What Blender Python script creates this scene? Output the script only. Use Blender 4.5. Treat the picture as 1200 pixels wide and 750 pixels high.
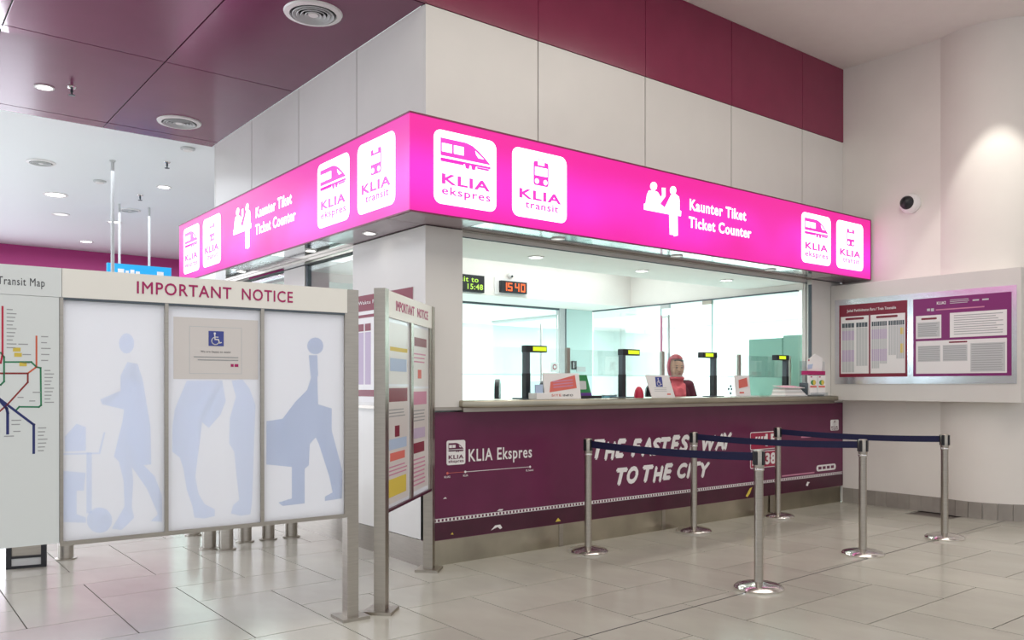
import bpy, bmesh, math, random
from math import sin, cos, pi, radians
from mathutils import Matrix, Vector
random.seed(7)
for o in list(bpy.data.objects): bpy.data.objects.remove(o)
SC = bpy.context.scene
COL = SC.collection

# ------------------------------------------------------------------ camera, world, lights
cd = bpy.data.cameras.new('camera'); cam = bpy.data.objects.new('camera', cd); COL.objects.link(cam)
cd.sensor_fit = 'HORIZONTAL'; cd.sensor_width = 36; cd.lens = 976/1200*36
cd.shift_x = 0.0; cd.shift_y = 77/1200; cd.clip_start = .05; cd.clip_end = 200
cam.location = (-3.310, -5.237, 1.35); cam.rotation_euler = (radians(90), 0, radians(-38.2))
SC.camera = cam
SC.view_settings.view_transform = 'Standard'; SC.view_settings.look = 'None'
SC.view_settings.gamma = 1; SC.view_settings.use_curve_mapping = False
SC.view_settings.exposure = 0.12

wd = bpy.data.worlds.new('world'); SC.world = wd; wd.use_nodes = True
bgn = wd.node_tree.nodes['Background']
bgn.inputs[0].default_value = (.93, .96, 1, 1); bgn.inputs[1].default_value = .92

def area(name, loc, size, power, color=(1, 1, 1), rot=(0, 0, 0), sy=None, spread=None):
    d = bpy.data.lights.new(name, 'AREA'); d.energy = power; d.color = color; d.size = size
    if sy: d.shape = 'RECTANGLE'; d.size_y = sy
    if spread: d.spread = radians(spread)
    o = bpy.data.objects.new(name, d); COL.objects.link(o); o.location = loc; o.rotation_euler = rot
    o['kind'] = 'structure'
    return o
area('hall_light', (1.5, -3.2, 5.0), 5, 110, (1, .94, .85), sy=3.5)
area('hall_light', (-4.0, -3.0, 5.0), 3, 70, (1, .97, .93), sy=4)
area('concourse_light', (-3.5, 8.0, 4.05), 6, 200, (.90, .95, 1), sy=5)
area('added_ceiling_fill', (-11.5, 7.5, 2.2), 9, 420, (.80, .90, 1), rot=(0, radians(-90), 0), sy=3.6)  # unseen bluish area lamp, added to brighten the far white ceiling
area('concourse_light', (1.0, 10.5, 4.05), 6, 260, (.90, .95, 1), sy=5)
area('added_panel_backlight', (-3.6, 2.6, 4.10), 2.5, 130, (.90, .93, 1), rot=(radians(-40), 0, 0), sy=1.5)  # unseen lamp added behind the wide board, tilted to shine through its frosted panels
area('added_far_fill', (-5.0, 13.9, 1.4), 9, 260, (.84, .90, 1), rot=(radians(-90), 0, 0), sy=2.5)  # hidden lamp added for the soffit's bluish reflection; no entrance is modelled
area('office_light', (2.6, 2.1, 2.96), 4.2, 26, (.96, 1, .98), sy=.9)
area('back_office_light', (2.6, 5.2, 2.40), 4.4, 115, (.86, 1, .98), sy=2.2)
area('side_office_light', (7.0, 3.0, 2.40), 2.4, 145, (.86, 1, .98), sy=5)

# ------------------------------------------------------------------ materials
def mat(name, col, rough=.5, metal=0, noise=0, nscale=6, bump=0, bscale=60, emit=None, es=1, coat=0, spec=.5, objrand=0, stretch=None):
    m = bpy.data.materials.new(name); m.use_nodes = True; nt = m.node_tree; p = nt.nodes['Principled BSDF']
    N, L = nt.nodes, nt.links
    p.inputs['Base Color'].default_value = (*col, 1); p.inputs['Roughness'].default_value = rough
    p.inputs['Metallic'].default_value = metal; p.inputs['Coat Weight'].default_value = coat
    p.inputs['Coat Roughness'].default_value = .06
    p.inputs['Specular IOR Level'].default_value = spec
    tc = N.new('ShaderNodeTexCoord'); mp = N.new('ShaderNodeMapping'); L.new(tc.outputs['Object'], mp.inputs[0])
    if stretch: mp.inputs['Scale'].default_value = stretch
    if noise or objrand:
        nz = N.new('ShaderNodeTexNoise'); nz.inputs['Scale'].default_value = nscale; nz.inputs['Detail'].default_value = 5
        L.new(mp.outputs[0], nz.inputs['Vector'])
        mr = N.new('ShaderNodeMapRange'); mr.inputs[3].default_value = 1-noise; mr.inputs[4].default_value = 1+noise
        mr.inputs[1].default_value = .25; mr.inputs[2].default_value = .75
        L.new(nz.outputs[0], mr.inputs[0])
        src = mr.outputs[0]
        if objrand:
            oi = N.new('ShaderNodeObjectInfo'); m2 = N.new('ShaderNodeMapRange')
            m2.inputs[3].default_value = 1-objrand; m2.inputs[4].default_value = 1+objrand
            L.new(oi.outputs['Random'], m2.inputs[0])
            mm = N.new('ShaderNodeMath'); mm.operation = 'MULTIPLY'; L.new(src, mm.inputs[0]); L.new(m2.outputs[0], mm.inputs[1]); src = mm.outputs[0]
        vm = N.new('ShaderNodeVectorMath'); vm.operation = 'SCALE'; vm.inputs[0].default_value = col
        L.new(src, vm.inputs['Scale']); L.new(vm.outputs[0], p.inputs['Base Color'])
    if bump:
        nb = N.new('ShaderNodeTexNoise'); nb.inputs['Scale'].default_value = bscale; nb.inputs['Detail'].default_value = 4
        L.new(mp.outputs[0], nb.inputs['Vector'])
        b = N.new('ShaderNodeBump'); b.inputs['Strength'].default_value = bump; b.inputs['Distance'].default_value = .002
        L.new(nb.outputs[0], b.inputs['Height']); L.new(b.outputs[0], p.inputs['Normal'])
    if emit:
        p.inputs['Emission Color'].default_value = (*emit, 1); p.inputs['Emission Strength'].default_value = es
    return m
def glass(name, tint, gl=.08, rough=.02):
    m = bpy.data.materials.new(name); m.use_nodes = True; nt = m.node_tree; N, L = nt.nodes, nt.links
    N.remove(N['Principled BSDF'])
    t = N.new('ShaderNodeBsdfTransparent'); t.inputs[0].default_value = (*tint, 1)
    g = N.new('ShaderNodeBsdfGlossy'); g.inputs['Roughness'].default_value = rough
    fr = N.new('ShaderNodeFresnel'); fr.inputs[0].default_value = 1.45
    mu = N.new('ShaderNodeMath'); mu.operation = 'MULTIPLY'; mu.inputs[1].default_value = gl*12
    L.new(fr.outputs[0], mu.inputs[0])
    x = N.new('ShaderNodeMixShader'); L.new(mu.outputs[0], x.inputs[0]); L.new(t.outputs[0], x.inputs[1]); L.new(g.outputs[0], x.inputs[2])
    L.new(x.outputs[0], N['Material Output'].inputs[0])
    return m
def sign_mat(name, axis, edge, mid, tube):
    # translucent acrylic lit by tubes inside: hotter along the tube line
    m = bpy.data.materials.new(name); m.use_nodes = True; nt = m.node_tree; N, L = nt.nodes, nt.links
    p = N['Principled BSDF']; p.inputs['Base Color'].default_value = (.12, .002, .05, 1); p.inputs['Roughness'].default_value = .35; p.inputs['Specular IOR Level'].default_value = .25
    g = N.new('ShaderNodeNewGeometry'); s = N.new('ShaderNodeSeparateXYZ'); L.new(g.outputs['Position'], s.inputs[0])
    mz = N.new('ShaderNodeMapRange'); mz.interpolation_type = 'SMOOTHSTEP'; L.new(s.outputs[2], mz.inputs[0])
    z = N.new('ShaderNodeMath'); z.operation = 'SUBTRACT'; L.new(s.outputs[2], z.inputs[0]); z.inputs[1].default_value = tube
    ab = N.new('ShaderNodeMath'); ab.operation = 'ABSOLUTE'; L.new(z.outputs[0], ab.inputs[0])
    mz.inputs[1].default_value = .36; mz.inputs[2].default_value = 0.02; L.new(ab.outputs[0], mz.inputs[0])
    nz = N.new('ShaderNodeTexNoise'); nz.inputs['Scale'].default_value = .8; L.new(g.outputs['Position'], nz.inputs['Vector'])
    nr = N.new('ShaderNodeMapRange'); nr.inputs[1].default_value = .3; nr.inputs[2].default_value = .65; L.new(nz.outputs[0], nr.inputs[0])
    mu = N.new('ShaderNodeMath'); mu.operation = 'MULTIPLY'; L.new(mz.outputs[0], mu.inputs[0]); L.new(nr.outputs[0], mu.inputs[1])
    mx = N.new('ShaderNodeMix'); mx.data_type = 'RGBA'; mx.inputs[6].default_value = (*edge, 1); mx.inputs[7].default_value = (*mid, 1)
    L.new(mu.outputs[0], mx.inputs[0]); L.new(mx.outputs[2], p.inputs['Emission Color']); p.inputs['Emission Strength'].default_value = 1
    return m
M = {}
M['white'] = mat('white_panel', (.74, .72, .69), .28, noise=.02, nscale=3)
M['whitewall'] = mat('white_plaster', (.84, .80, .76), .6, noise=.03, nscale=2, bump=.1)
M['ceil'] = mat('ceiling_paint', (.90, .86, .83), .7, noise=.015)
M['farceil'] = mat('far_ceiling_paint', (.86, .89, .92), .5)
M['maroon'] = mat('maroon_cladding', (.23, .022, .068), .22, noise=.06, nscale=4, coat=.12, spec=.4)
M['soffit'] = mat('maroon_soffit', (.17, .026, .085), .24, noise=.05, nscale=3, coat=.05, spec=.38, bump=.15, bscale=2.5)
M['farmaroon'] = mat('far_maroon_wall', (.42, .03, .19), .5)
M['vinyl'] = mat('plum_vinyl', (.125, .010, .058), .34, noise=.12, nscale=3)
M['vinyldark'] = mat('dark_plum_vinyl', (.060, .005, .024), .35, noise=.2, nscale=5)
M['steel'] = mat('brushed_steel', (.43, .395, .35), .34, 1, noise=.08, nscale=8, stretch=(1, 1, 14))
M['kick'] = mat('kick_plate_steel', (.42, .385, .31), .30, 1, noise=.25, nscale=2.2)
M['chrome'] = mat('polished_steel', (.72, .70, .68), .16, 1, noise=.05)
M['dark'] = mat('dark_gap', (.03, .028, .03), .6)
M['black'] = mat('black_plastic', (.012, .013, .018), .4)
M['greymetal'] = mat('grey_metal', (.09, .11, .13), .4, .3)
M['tile'] = mat('beige_floor_tile', (.475, .465, .405), .16, noise=.09, nscale=3.2, objrand=.05, bump=.04, bscale=8, spec=.5, stretch=(1, .5, 1))
M['grout'] = mat('grout', (.13, .11, .10), .8)
M['basetile'] = mat('grey_skirting_tile', (.34, .31, .28), .4, noise=.1, nscale=8, objrand=.06)
M['header'] = mat('cream_header_board', (.90, .88, .82), .4)
M['mapw'] = mat('pale_map_board', (.76, .80, .80), .35)
def translucent(name, col, f=.5):
    m = mat(name, col, .12, coat=.4); nt = m.node_tree; t = nt.nodes.new('ShaderNodeBsdfTranslucent'); t.inputs[0].default_value = (*col, 1)
    x = nt.nodes.new('ShaderNodeMixShader'); x.inputs[0].default_value = f
    nt.links.new(nt.nodes['Principled BSDF'].outputs[0], x.inputs[1]); nt.links.new(t.outputs[0], x.inputs[2]); nt.links.new(x.outputs[0], nt.nodes['Material Output'].inputs[0]); return m
M['frost'] = translucent('frosted_film', (.96, .97, .995), .5)
M['sil'] = glass('blue_silhouette_film', (.925, .95, .995), .02, .1)
M['sil2'] = glass('grey_silhouette_film', (.84, .875, .94), .02, .1)
M['posterpaper'] = mat('cream_notice_paper', (.72, .68, .66), .3)
M['magtext'] = mat('magenta_lettering', (.42, .004, .12), .4)
M['whitep'] = mat('white_print', (.86, .84, .84), .4)
M['greyp'] = mat('grey_print', (.36, .37, .38), .5)
M['lgreyp'] = mat('light_grey_print', (.58, .59, .60), .5)
M['blackp'] = mat('black_print', (.03, .03, .04), .5)
M['redp'] = mat('dark_red_print', (.22, .010, .035), .4)
M['purp'] = mat('purple_print', (.23, .02, .16), .4)
M['lilac'] = mat('lilac_print', (.54, .44, .60), .5)
M['yel'] = mat('yellow_print', (.72, .55, .08), .5)
M['salm'] = mat('salmon_print', (.72, .16, .13), .5)
M['pinkp'] = mat('pink_print', (.62, .25, .38), .5)
M['bluep'] = mat('blue_print', (.05, .07, .32), .4)
M['lbluep'] = mat('light_blue_print', (.46, .57, .76), .5)
M['greenp'] = mat('green_print', (.02, .24, .07), .4)
M['violet'] = mat('violet_print', (.12, .04, .26), .4)
M['crimson'] = mat('crimson_print', (.36, .012, .06), .4)
M['rail_red'] = mat('map_red', (.55, .02, .06), .5); M['rail_green'] = mat('map_green', (.02, .22, .10), .5)
M['rail_orange'] = mat('map_orange', (.65, .12, .05), .5); M['rail_brown'] = mat('map_brown', (.28, .03, .03), .5); M['rail_navy'] = mat('map_navy', (.02, .03, .16), .5)
M['belt'] = mat('navy_webbing', (.006, .008, .055), .6, noise=.1, nscale=40)
M['plate'] = mat('steel_backing_plate', (.70, .70, .74), .22, 1, noise=.04)
M['office'] = mat('office_white', (.90, .94, .93), .5)
M['teal'] = mat('teal_wall_paint', (.62, .80, .78), .5)
M['frostteal'] = mat('frosted_teal_panel', (.42, .68, .58), .5)
M['glass'] = glass('clear_glass', (.95, .99, .985), .035)
M['screen'] = glass('screen_glass', (.965, .985, .983), .025)
M['edge'] = mat('glass_edge', (.35, .60, .58), .2)
M['whiteem'] = mat('lit_white_acrylic', (.9, .9, .9), .3, emit=(1, .99, 1), es=1.15)
M['pinkem'] = mat('lit_magenta_ink', (.5, .02, .3), .3, emit=(.80, .03, .42), es=.95)
M['signR'] = sign_mat('lit_magenta_acrylic', 0, (.78, .018, .31), (.90, .040, .70), 2.80)
M['signL'] = sign_mat('lit_magenta_acrylic_side', 0, (.72, .027, .38), (.88, .10, .78), 2.76)
M['signtrim'] = mat('sign_edge_trim', (.20, .01, .07), .4)
M['undermirror'] = mat('mirror_underside', (.62, .60, .60), .10, 1, noise=.05)
M['under'] = mat('sign_underside', (.28, .20, .23), .18, noise=.05)
M['lamp'] = mat('lit_lamp', (1, 1, 1), .5, emit=(1, .97, .92), es=9)
M['lampoff'] = mat('lamp_diffuser', (.9, .9, .9), .4, emit=(1, .98, .95), es=.5)
M['ledred'] = mat('led_orange', (.2, .01, 0), .4, emit=(1, .14, .03), es=1.6)
M['ledgreen'] = mat('led_green', (.1, .2, 0), .4, emit=(.55, .85, .12), es=1)
M['lcd'] = mat('lit_lcd', (.3, .4, 0), .4, emit=(.62, .78, .02), es=.95)
M['bluesign'] = mat('blue_sign', (.02, .30, .60), .4, emit=(.01, .27, .58), es=.5)
M['skin'] = mat('skin', (.50, .28, .175), .55, noise=.04)
M['hijab'] = mat('rose_headscarf', (.48, .085, .11), .75, noise=.15, nscale=14)
M['jacket'] = mat('dark_wine_jacket', (.075, .006, .022), .8, noise=.15, nscale=12)
M['lips'] = mat('lips', (.30, .07, .06), .5)
M['redobj'] = mat('red_gloss', (.50, .01, .05), .3)
M['tealbox'] = mat('pale_blue_plastic', (.20, .50, .62), .4)
M['clear'] = glass('clear_acrylic', (.88, .90, .92), .03)

# ------------------------------------------------------------------ building helpers
WM = {}                       # world matrix of every thing and part
class Multi:                  # collects pieces that become parts of their own
    def __init__(s): s.l = []
    def rect(s, *a): s.l.append(B().rect(*a))
    def prism(s, *a): s.l.append(B().prism(*a))
class B:
    def __init__(s): s.bm = bmesh.new()
    def box(s, x0, x1, y0, y1, z0, z1, mx=None, bev=0):
        v = [s.bm.verts.new(c) for c in ((x0,y0,z0),(x1,y0,z0),(x1,y1,z0),(x0,y1,z0),(x0,y0,z1),(x1,y0,z1),(x1,y1,z1),(x0,y1,z1))]
        fs = [s.bm.faces.new([v[i] for i in q]) for q in ((3,2,1,0),(4,5,6,7),(0,1,5,4),(1,2,6,5),(2,3,7,6),(3,0,4,7))]
        if mx is not None: bmesh.ops.transform(s.bm, matrix=mx, verts=v)
        if bev:
            es = list({e for f in fs for e in f.edges})
            bmesh.ops.bevel(s.bm, geom=es, offset=bev, segments=2, affect='EDGES', profile=.5)
        return s
    def prism(s, pts, d0, d1, mx=None):
        a = sum(pts[i][0]*pts[(i+1) % len(pts)][1]-pts[(i+1) % len(pts)][0]*pts[i][1] for i in range(len(pts)))
        if a < 0: pts = pts[::-1]
        lo = [s.bm.verts.new((p[0], p[1], d0)) for p in pts]; hi = [s.bm.verts.new((p[0], p[1], d1)) for p in pts]
        n = len(pts); s.bm.faces.new(lo[::-1]); s.bm.faces.new(hi)
        for i in range(n): s.bm.faces.new((lo[i], lo[(i+1) % n], hi[(i+1) % n], hi[i]))
        if mx is not None: bmesh.ops.transform(s.bm, matrix=mx, verts=lo+hi)
        return s
    def rect(s, x0, x1, z0, z1, d0, d1, mx): return s.prism([(x0,z0),(x1,z0),(x1,z1),(x0,z1)], d0, d1, mx)
    def lathe(s, prof, c=(0,0,0), seg=32, mx=None):
        rings = []
        for r, z in prof:
            if r < 1e-6: rings.append([s.bm.verts.new((c[0], c[1], c[2]+z))])
            else: rings.append([s.bm.verts.new((c[0]+r*cos(2*pi*i/seg), c[1]+r*sin(2*pi*i/seg), c[2]+z)) for i in range(seg)])
        for a, b in zip(rings, rings[1:]):
            for i in range(seg):
                j = (i+1) % seg
                q = [a[0]] if len(a) == 1 else [a[i], a[j]]
                q += [b[0]] if len(b) == 1 else [b[j], b[i]]
                if len(q) > 2: s.bm.faces.new(q)
        for rg, fl in ((rings[0], True), (rings[-1], False)):
            if len(rg) > 1: s.bm.faces.new(rg[::-1] if fl else rg)
        if mx is not None: bmesh.ops.transform(s.bm, matrix=mx, verts=[v for r in rings for v in r])
        return s
    def cyl(s, x, y, z0, z1, r, seg=24, mx=None): return s.lathe([(r, z0), (r, z1)], (x, y, 0), seg, mx)
    def tube(s, path, r, seg=8):
        rings = []; P = [Vector(p) for p in path]
        for i, p in enumerate(P):
            t = (P[min(i+1, len(P)-1)]-P[max(i-1, 0)]).normalized()
            u = t.cross(Vector((0, 0, 1)))
            if u.length < .05: u = t.cross(Vector((0, 1, 0)))
            u.normalize(); w = t.cross(u)
            rr = r[i] if isinstance(r, (list, tuple)) else r
            rings.append([s.bm.verts.new(p+u*rr*cos(2*pi*k/seg)+w*rr*sin(2*pi*k/seg)) for k in range(seg)])
        for a, b in zip(rings, rings[1:]):
            for k in range(seg): s.bm.faces.new((a[k], b[k], b[(k+1) % seg], a[(k+1) % seg]))
        s.bm.faces.new(rings[0]); s.bm.faces.new(rings[-1][::-1])
        return s
    def ball(s, c, r, seg=16, rot=None):
        m = Matrix.Translation(c) @ (rot if rot is not None else Matrix.Identity(4)) @ Matrix.Diagonal((*(r if isinstance(r, (tuple, list)) else (r,)*3), 1))
        bmesh.ops.create_uvsphere(s.bm, u_segments=seg, v_segments=seg//2+2, radius=1, matrix=m)
        return s
def link(name, me, m, parent, smooth=False, kind=None, label=None, fix=True):
    if parent is not None:
        me.transform(WM[parent.name].inverted())
    o = bpy.data.objects.new(name, me); COL.objects.link(o)
    if m is not None: me.materials.clear(); me.materials.append(m)
    if smooth:
        for p in me.polygons: p.use_smooth = True
        if smooth != 'all': me.set_sharp_from_angle(angle=radians(40))
    if parent is not None: o.parent = parent; WM[o.name] = WM[parent.name]
    else: WM[o.name] = Matrix.Identity(4)
    if kind: o['kind'] = kind
    if label: o['label'] = label
    return o
def part(name, b, m, parent=None, smooth=False, **k):
    bmesh.ops.recalc_face_normals(b.bm, faces=b.bm.faces[:])
    me = bpy.data.meshes.new(name); b.bm.to_mesh(me); b.bm.free()
    return link(name, me, M[m] if isinstance(m, str) else m, parent, smooth, **k)
def thing(name, label, cat, loc=(0,0,0), rz=0, group=None, kind=None):
    o = bpy.data.objects.new(name, None); COL.objects.link(o); o.location = loc; o.rotation_euler = (0, 0, rz); o.empty_display_size = .1
    WM[o.name] = Matrix.Translation(loc) @ Matrix.Rotation(rz, 4, 'Z')
    tag(o, label, cat, group, kind); return o
def tag(o, label, cat=None, group=None, kind=None):
    o['label'] = label
    if cat: o['category'] = cat
    if group: o['group'] = group
    if kind: o['kind'] = kind
    return o
def dup(root, loc, label, rz=None, group=None):
    r = root.copy(); COL.objects.link(r); r.location = loc; r['label'] = label
    if rz is not None: r.rotation_euler = (0, 0, rz)
    WM[r.name] = Matrix.Translation(loc) @ Matrix.Rotation(r.rotation_euler.z, 4, 'Z')
    for ch in list(root.children):
        c = ch.copy(); COL.objects.link(c); c.parent = r
        for g in list(ch.children):
            d = g.copy(); COL.objects.link(d); d.parent = c
    return r
def frame(o, right):
    r = Vector(right).normalized(); u = Vector((0,0,1)); n = r.cross(u)
    return Matrix(((r.x, u.x, n.x, o[0]), (r.y, u.y, n.y, o[1]), (r.z, u.z, n.z, o[2]), (0,0,0,1)))
def text(parent, name, body, m, mx, x0, x1, z0, z1, d=.001, th=.002, bold=0, shear=0, dbl=0, **k):
    cu = bpy.data.curves.new('t', 'FONT'); cu.body = body; cu.offset = bold; cu.shear = shear; cu.fill_mode = 'BOTH'; cu.extrude = .01; cu.resolution_u = 3; cu.space_character = 1.12
    to = bpy.data.objects.new('t', cu); COL.objects.link(to)
    dg = bpy.context.evaluated_depsgraph_get(); dg.update()
    me = bpy.data.meshes.new_from_object(to.evaluated_get(dg))
    bpy.data.objects.remove(to); bpy.data.curves.remove(cu)
    if dbl:                    # heavier strokes from overlaid, slightly shifted glyphs
        bm = bmesh.new(); bm.from_mesh(me); g0 = bm.verts[:]+bm.edges[:]+bm.faces[:]
        for dx, dy, dz in ((dbl, 0, .004), (dbl/2, dbl*.6, .008), (dbl/2, -dbl*.6, .012)):
            r = bmesh.ops.duplicate(bm, geom=g0); bmesh.ops.translate(bm, verts=[v for v in r['geom'] if isinstance(v, bmesh.types.BMVert)], vec=(dx, dy, dz))
        bm.to_mesh(me); bm.free()
    xs = [v.co.x for v in me.vertices]; ys = [v.co.y for v in me.vertices]; zs = [v.co.z for v in me.vertices]
    ax, bx, ay, by, az, bz = min(xs), max(xs), min(ys), max(ys), min(zs), max(zs)
    for v in me.vertices:
        v.co = Vector((x0+(v.co.x-ax)/(bx-ax)*(x1-x0), z0+(v.co.y-ay)/(by-ay)*(z1-z0), d+(v.co.z-az)/(bz-az)*th))
    me.transform(mx); me.name = name
    return link(name, me, M[m], parent, **k)
def circ(cx, cz, r, n=16, rz=None): return [(cx+r*cos(2*pi*i/n), cz+(rz or r)*sin(2*pi*i/n)) for i in range(n)]
def rrect(x0, x1, z0, z1, r, n=5):
    p = []
    for cx, cz, a in ((x1-r, z1-r, 0), (x0+r, z1-r, 90), (x0+r, z0+r, 180), (x1-r, z0+r, 270)):
        for i in range(n+1): t = radians(a+90*i/n); p.append((cx+r*cos(t), cz+r*sin(t)))
    return p
def strip(pts, w):           # a polyline drawn as a band of width w
    out = []
    for (x0, z0), (x1, z1) in zip(pts, pts[1:]):
        dx, dz = x1-x0, z1-z0; l = math.hypot(dx, dz) or 1; nx, nz = -dz/l*w/2, dx/l*w/2; ex, ez = dx/l*w/2, dz/l*w/2
        out.append([(x0-ex+nx, z0-ez+nz), (x0-ex-nx, z0-ez-nz), (x1+ex-nx, z1+ez-nz), (x1+ex+nx, z1+ez+nz)])
    return out
MF = lambda y: frame((0, y, 0), (1, 0, 0))      # faces the front (-Y), s = x
ML = lambda x: frame((x, 0, 0), (0, -1, 0))     # faces the left (-X), s = -y

SIL1=[(-1.207, 1.467), (-1.16, 1.459), (-1.136, 1.38), (-1.12, 1.274), (-1.1, 1.146), (-1.096, 0.955), (-1.132, 0.953), (-1.08, 0.895), (-1.045, 0.794), (-1.044, 0.708), (-1.044, 0.661), (-1.098, 0.671), (-1.064, 0.702), (-1.116, 0.834), (-1.187, 0.948), (-1.18, 0.876), (-1.187, 0.751), (-1.176, 0.695), (-1.199, 0.671), (-1.234, 0.64), (-1.277, 0.651), (-1.22, 0.754), (-1.224, 0.879), (-1.245, 0.976), (-1.268, 1.002), (-1.249, 1.088), (-1.23, 1.171), (-1.222, 1.233), (-1.321, 1.26), (-1.329, 1.284), (-1.238, 1.325), (-1.238, 1.4)]
SIL1H=[(-1.176, 1.56), (-1.178, 1.541), (-1.186, 1.524), (-1.197, 1.513), (-1.211, 1.509), (-1.224, 1.512), (-1.235, 1.523), (-1.243, 1.539), (-1.245, 1.558), (-1.243, 1.577), (-1.235, 1.593), (-1.224, 1.605), (-1.211, 1.609), (-1.197, 1.606), (-1.186, 1.595), (-1.178, 1.579)]
WHEEL=[(-1.276, 0.692), (-1.279, 0.673), (-1.287, 0.657), (-1.299, 0.644), (-1.315, 0.637), (-1.332, 0.636), (-1.35, 0.641), (-1.365, 0.651), (-1.377, 0.666), (-1.385, 0.684), (-1.388, 0.703), (-1.385, 0.722), (-1.377, 0.738), (-1.365, 0.75), (-1.35, 0.758), (-1.332, 0.759), (-1.315, 0.755), (-1.299, 0.745), (-1.287, 0.73), (-1.279, 0.712)]
TROL=[(-1.389, 1.029), (-1.366, 1.027), (-1.366, 0.734), (-1.389, 0.736)]
TROL2=[(-1.496, 1.022), (-1.329, 1.018), (-1.306, 1.123), (-1.314, 1.124), (-1.336, 1.026), (-1.496, 1.03)]
LUG=[(-1.496, 0.948), (-1.393, 0.931), (-1.401, 0.846), (-1.432, 0.849), (-1.432, 0.736), (-1.392, 0.716), (-1.392, 0.691), (-1.496, 0.705)]
LUG2=[(-1.482, 1.109), (-1.432, 1.168), (-1.392, 1.151), (-1.392, 1.037), (-1.482, 1.037)]
SIL2=[(-0.924, 1.376), (-0.744, 1.377), (-0.726, 1.27), (-0.752, 1.199), (-0.813, 1.129), (-0.848, 1.161), (-0.857, 1.073), (-0.869, 0.986), (-0.882, 0.878), (-0.865, 0.789), (-0.835, 0.734), (-0.783, 0.703), (-0.783, 0.667), (-0.835, 0.659), (-0.886, 0.668), (-0.895, 0.725), (-0.924, 0.815), (-0.941, 0.925), (-0.958, 0.982), (-0.995, 1.014), (-0.995, 1.143), (-0.983, 1.229), (-0.958, 1.294)]
SIL3=[(-0.695, 1.377), (-0.636, 1.382), (-0.6, 1.336), (-0.567, 1.245), (-0.577, 0.994), (-0.581, 0.858), (-0.586, 0.722), (-0.595, 0.659), (-0.65, 0.655), (-0.699, 0.673), (-0.686, 0.716), (-0.654, 0.741), (-0.668, 0.863), (-0.681, 0.999), (-0.708, 1.045), (-0.704, 1.18), (-0.672, 1.291)]
SIL4=[(-0.249, 1.402), (-0.214, 1.403), (-0.209, 1.245), (-0.127, 1.22), (-0.127, 1.094), (-0.061, 0.858), (-0.064, 0.702), (-0.168, 0.696), (-0.168, 0.72), (-0.121, 0.741), (-0.142, 0.834), (-0.204, 1.02), (-0.224, 1.059), (-0.259, 1.022), (-0.264, 0.904), (-0.289, 0.886), (-0.289, 0.692), (-0.416, 0.689), (-0.44, 0.709), (-0.363, 0.726), (-0.363, 0.9), (-0.507, 0.922), (-0.507, 1.157), (-0.416, 1.168), (-0.343, 1.261), (-0.274, 1.326)]
SIL4H=[(-0.178, 1.576), (-0.181, 1.557), (-0.192, 1.541), (-0.207, 1.531), (-0.226, 1.527), (-0.244, 1.53), (-0.26, 1.54), (-0.27, 1.555), (-0.274, 1.573), (-0.27, 1.591), (-0.26, 1.607), (-0.244, 1.618), (-0.226, 1.622), (-0.207, 1.619), (-0.192, 1.609), (-0.181, 1.594)]
SIL4N=[(-0.264, 1.521), (-0.214, 1.522), (-0.209, 1.403), (-0.254, 1.402)]
MAP=[('red', 0.009, [(-1.736, 1.709), (-1.736, 1.493), (-1.743, 1.454), (-1.776, 1.442)]), ('green', 0.008, [(-1.743, 1.5), (-1.73, 1.481), (-1.73, 1.369), (-1.743, 1.354), (-1.776, 1.354)]), ('green', 0.008, [(-1.73, 1.458), (-1.622, 1.46), (-1.601, 1.437), (-1.584, 1.433), (-1.582, 1.259), (-1.591, 1.251), (-1.67, 1.253), (-1.68, 1.241)]), ('orange', 0.008, [(-1.601, 1.579), (-1.601, 1.437), (-1.636, 1.407)]), ('brown', 0.009, [(-1.636, 1.407), (-1.776, 1.406)]), ('brown', 0.008, [(-1.636, 1.405), (-1.636, 1.366), (-1.716, 1.265), (-1.776, 1.204)]), ('navy', 0.012, [(-1.776, 1.312), (-1.75, 1.292), (-1.612, 1.169), (-1.612, 1.039)]), ('navy', 0.013, [(-1.75, 1.288), (-1.72, 1.246), (-1.716, 1.226), (-1.716, 1.133)])]
MAPT=[(-1.726, 1.698), (-1.726, 1.68), (-1.726, 1.663), (-1.726, 1.646), (-1.726, 1.628), (-1.726, 1.611), (-1.726, 1.593), (-1.726, 1.576), (-1.726, 1.559), (-1.726, 1.541), (-1.726, 1.524), (-1.588, 1.579), (-1.588, 1.551), (-1.588, 1.524), (-1.588, 1.496), (-1.588, 1.468), (-1.574, 1.421), (-1.574, 1.405), (-1.574, 1.388), (-1.574, 1.371), (-1.574, 1.355), (-1.574, 1.338), (-1.574, 1.322), (-1.574, 1.305), (-1.574, 1.288), (-1.574, 1.272), (-1.601, 1.153), (-1.601, 1.135), (-1.601, 1.118), (-1.601, 1.1), (-1.601, 1.082), (-1.601, 1.064), (-1.601, 1.047), (-1.68, 1.541), (-1.663, 1.494), (-1.663, 1.455), (-1.636, 1.279), (-1.707, 1.191), (-1.707, 1.172), (-1.7, 1.14), (-1.683, 1.296), (-1.736, 1.119), (-1.622, 1.319)]
IC_CLERK=[(2.026, 3.023), (2.083, 3.034), (2.141, 3.025), (2.177, 2.986), (2.196, 3.008), (2.192, 3.072), (2.239, 3.076), (2.239, 3.004), (2.17, 2.93), (2.229, 2.903), (2.31, 3.024), (2.371, 3.043), (2.416, 3.024), (2.424, 2.993), (2.424, 2.904), (2.447, 2.902), (2.442, 2.854), (2.398, 2.855), (2.401, 2.679), (2.351, 2.666), (2.345, 2.678), (2.295, 2.676), (2.288, 2.851), (1.966, 2.852), (1.966, 2.903), (1.986, 2.905), (2.004, 2.986)]
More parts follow.
